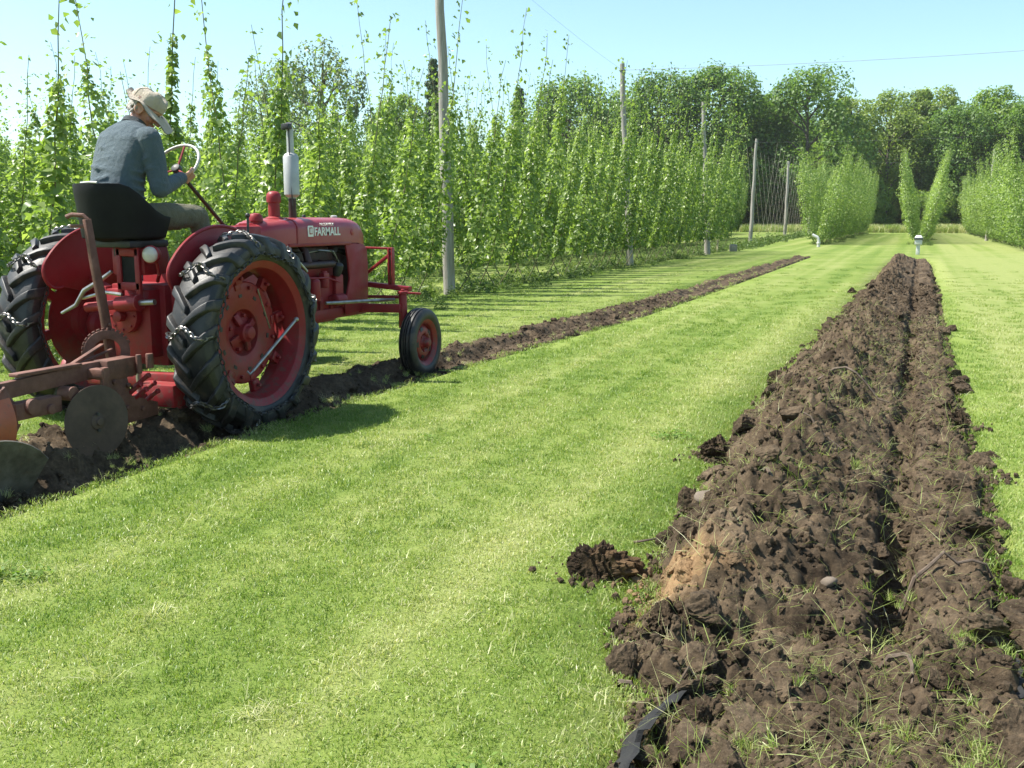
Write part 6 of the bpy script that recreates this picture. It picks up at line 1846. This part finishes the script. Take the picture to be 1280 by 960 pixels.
tr_ = MB()
loft_body(tr_, [((PX, 5.66, 1.40), (1, 0, 0), 0.205, (0, 1, -0.2), 0.155), ((PX, 5.66, 1.50), (1, 0, 0), 0.208, (0, 1, -0.2), 0.160), ((PX, 5.668, 1.595), (1, 0, 0), 0.200, (0, 1, -0.25), 0.158)])
for H_, K_, A_ in ((HIP_R, KNEE_R, ANK_R), (HIP_L, KNEE_L, ANK_L)):
    mid = (Vector(H_) + Vector(K_)) / 2 + Vector((0, 0, 0.01))
    limb(tr_, [H_, mid, K_], [0.108, 0.100, 0.082]); limb(tr_, [K_, (Vector(K_) + Vector(A_)) / 2 - Vector((0, 0.02, 0.0)), Vector(A_) + Vector((0, 0, 0.02))], [0.080, 0.076, 0.064])
    ax_ = (Vector(K_) - Vector(H_)).normalized(); _, fa_, fb_ = frame(ax_)
    for k in range(6):
        q = Vector(H_) + ax_ * (0.14 + 0.075 * k)
        tr_.tube([q + ax_ * (0.012 * j) + (fa_ * math.cos(t) + fb_ * math.sin(t)) * (0.103 - 0.004 * k) for j, t in enumerate([R(40 * j + 70 * k) for j in range(5)])], [0.005, 0.012, 0.013, 0.011, 0.005], 7)
organic('trousers', tr_, M_TROUSER, person, 0.010, 3, 0.5)
for A_ in (ANK_R, ANK_L):
    b_ = MB(); limb(b_, [Vector(A_) + Vector((0, 0, 0.05)), A_, Vector(A_) + Vector((0, 0.02, -0.03))], [0.055, 0.054, 0.050]); limb(b_, [Vector(A_) + Vector((0, -0.02, -0.045)), Vector(A_) + Vector((0, 0.10, -0.05)), Vector(A_) + Vector((0, 0.20, -0.06))], [0.048, 0.050, 0.040])
    organic('boot', b_, M_BOOT, person, 0.010, 2, 0.5)

hair = MB()
for k in range(150):                                        # short grey hair on the nape and above the ears
    a = R(100 + 160 * rng.uniform()); u = rng.uniform(-0.050, 0.055)
    f_, r_ = math.cos(a) * 0.096, math.sin(a) * 0.082
    if abs(math.sin(a)) > 0.72 and u < -0.01 and f_ > -0.03: continue
    p = hp_(f_ - 0.006, r_, u); d_ = (hf * (f_ * 2 - 0.12) + hr * r_ * 5 - hu * 0.9).normalized()
    hair.tube([p, p + d_ * 0.014, p + d_ * 0.026 - hu * 0.006], [0.011, 0.010, 0.003], 6)
organic('hair', hair, M_HAIR, person, 0.0045, 1, 0.4)

cap = MB(); rings = []
def crown(a, t, g=0.0):
    """soft crumpled crown: dome with a crease along the top and slumped sides"""
    r_ = math.cos(t) ** 0.62
    w_ = 1 + 0.035 * math.sin(2 * a + 1.1) + 0.030 * math.sin(5 * a + 3 * t) + 0.02 * math.sin(9 * a - 2 * t)
    f_ = -0.008 + (0.112 + g) * r_ * w_ * math.cos(a) + 0.006 * math.sin(t)
    s_ = (0.100 + g) * r_ * w_ * math.sin(a)
    h_ = 0.035 + (0.096 + g) * math.sin(t) ** 0.8 - 0.016 * math.exp(-(s_ / 0.022) ** 2) * math.sin(t) ** 3 + 0.007 * math.sin(3 * a + 4 * t) * math.sin(t)
    return hp_(f_, s_, h_)
for i in range(13):
    t = i / 12 * math.pi / 2 * 0.985
    rings.append([crown(2 * math.pi * k / 36, t) for k in range(36)])
cap.ring_loft(rings)
cp = cap.build('hat', M_CAP, person, smooth=70)
for k in range(4):                                          # seams between the panels
    a = 2 * math.pi * k / 4 + 0.8
    MB().tube([crown(a, i / 12 * math.pi / 2 * 0.97, 0.001) for i in range(13)], 0.0022, 5).build('panel_seam', M_CAP, cp)
def brim(u, v):
    """soft brim all round: long and drooping in front, narrow and turned up behind"""
    a = 2 * math.pi * v
    ca, sa = math.cos(a), math.sin(a)
    fr = 0.5 + 0.5 * ca
    L = 0.046 + 0.062 * fr ** 1.6
    drop = 0.004 + 0.014 * u * math.sin(3 * a + 0.8) + 0.008 * u * math.sin(7 * a) + u * (0.040 * fr ** 2 - 0.006 * (1 - fr)) + 0.026 * u * abs(sa) ** 2 * 0.6
    return hp_(-0.008 + (0.108 + L * u) * ca, (0.094 + L * u * 0.92) * sa, 0.040 - 0.030 * max(0, ca) - drop)
curved_plate(brim, 8, 40, 0.006).build('brim', M_CAP, cp, smooth=50)
MB().lathe([(0.105, 0), (0.108, 0.004), (0.108, 0.026), (0.104, 0.03)], hp_(-0.008, 0, 0.034), hu, 32).build('sweat_band', M_CAPDARK, cp, smooth=60)
gl = MB()                                                   # spectacles
for s in (-1, 1):
    gl.tube([hp_(0.103, s * 0.032 + 0.021 * math.cos(t), -0.003 + 0.016 * math.sin(t)) for t in [k * math.pi / 6 for k in range(12)]], 0.0022, 6, False, True)
    gl.tube([hp_(0.100, s * 0.053, 0.0), hp_(0.06, s * 0.078, 0.002), hp_(-0.01, s * 0.088, 0.004)], 0.0022, 5)
gl.tube([hp_(0.104, -0.011, 0.0), hp_(0.108, 0, 0.003), hp_(0.104, 0.011, 0.0)], 0.0022, 5)
gl.build('spectacles', M_BLACK, person)

# ------------------------------------------------------------------ thin summer haze
def haze_box():
    m = bpy.data.materials.new('haze'); m.use_nodes = True
    t = m.node_tree; t.nodes.clear()
    o = t.nodes.new('ShaderNodeOutputMaterial'); v = t.nodes.new('ShaderNodeVolumePrincipled')
    v.inputs['Color'].default_value = (0.97, 0.98, 0.97, 1); v.inputs['Density'].default_value = 0.0002
    v.inputs['Anisotropy'].default_value = 0.3
    t.links.new(v.outputs[0], o.inputs['Volume'])
    mb = MB(); mb.box((0, 800, 14.0), (5010, 3420, 32.0))
    h = mb.build('haze', m); h['kind'] = 'stuff'
haze_box()
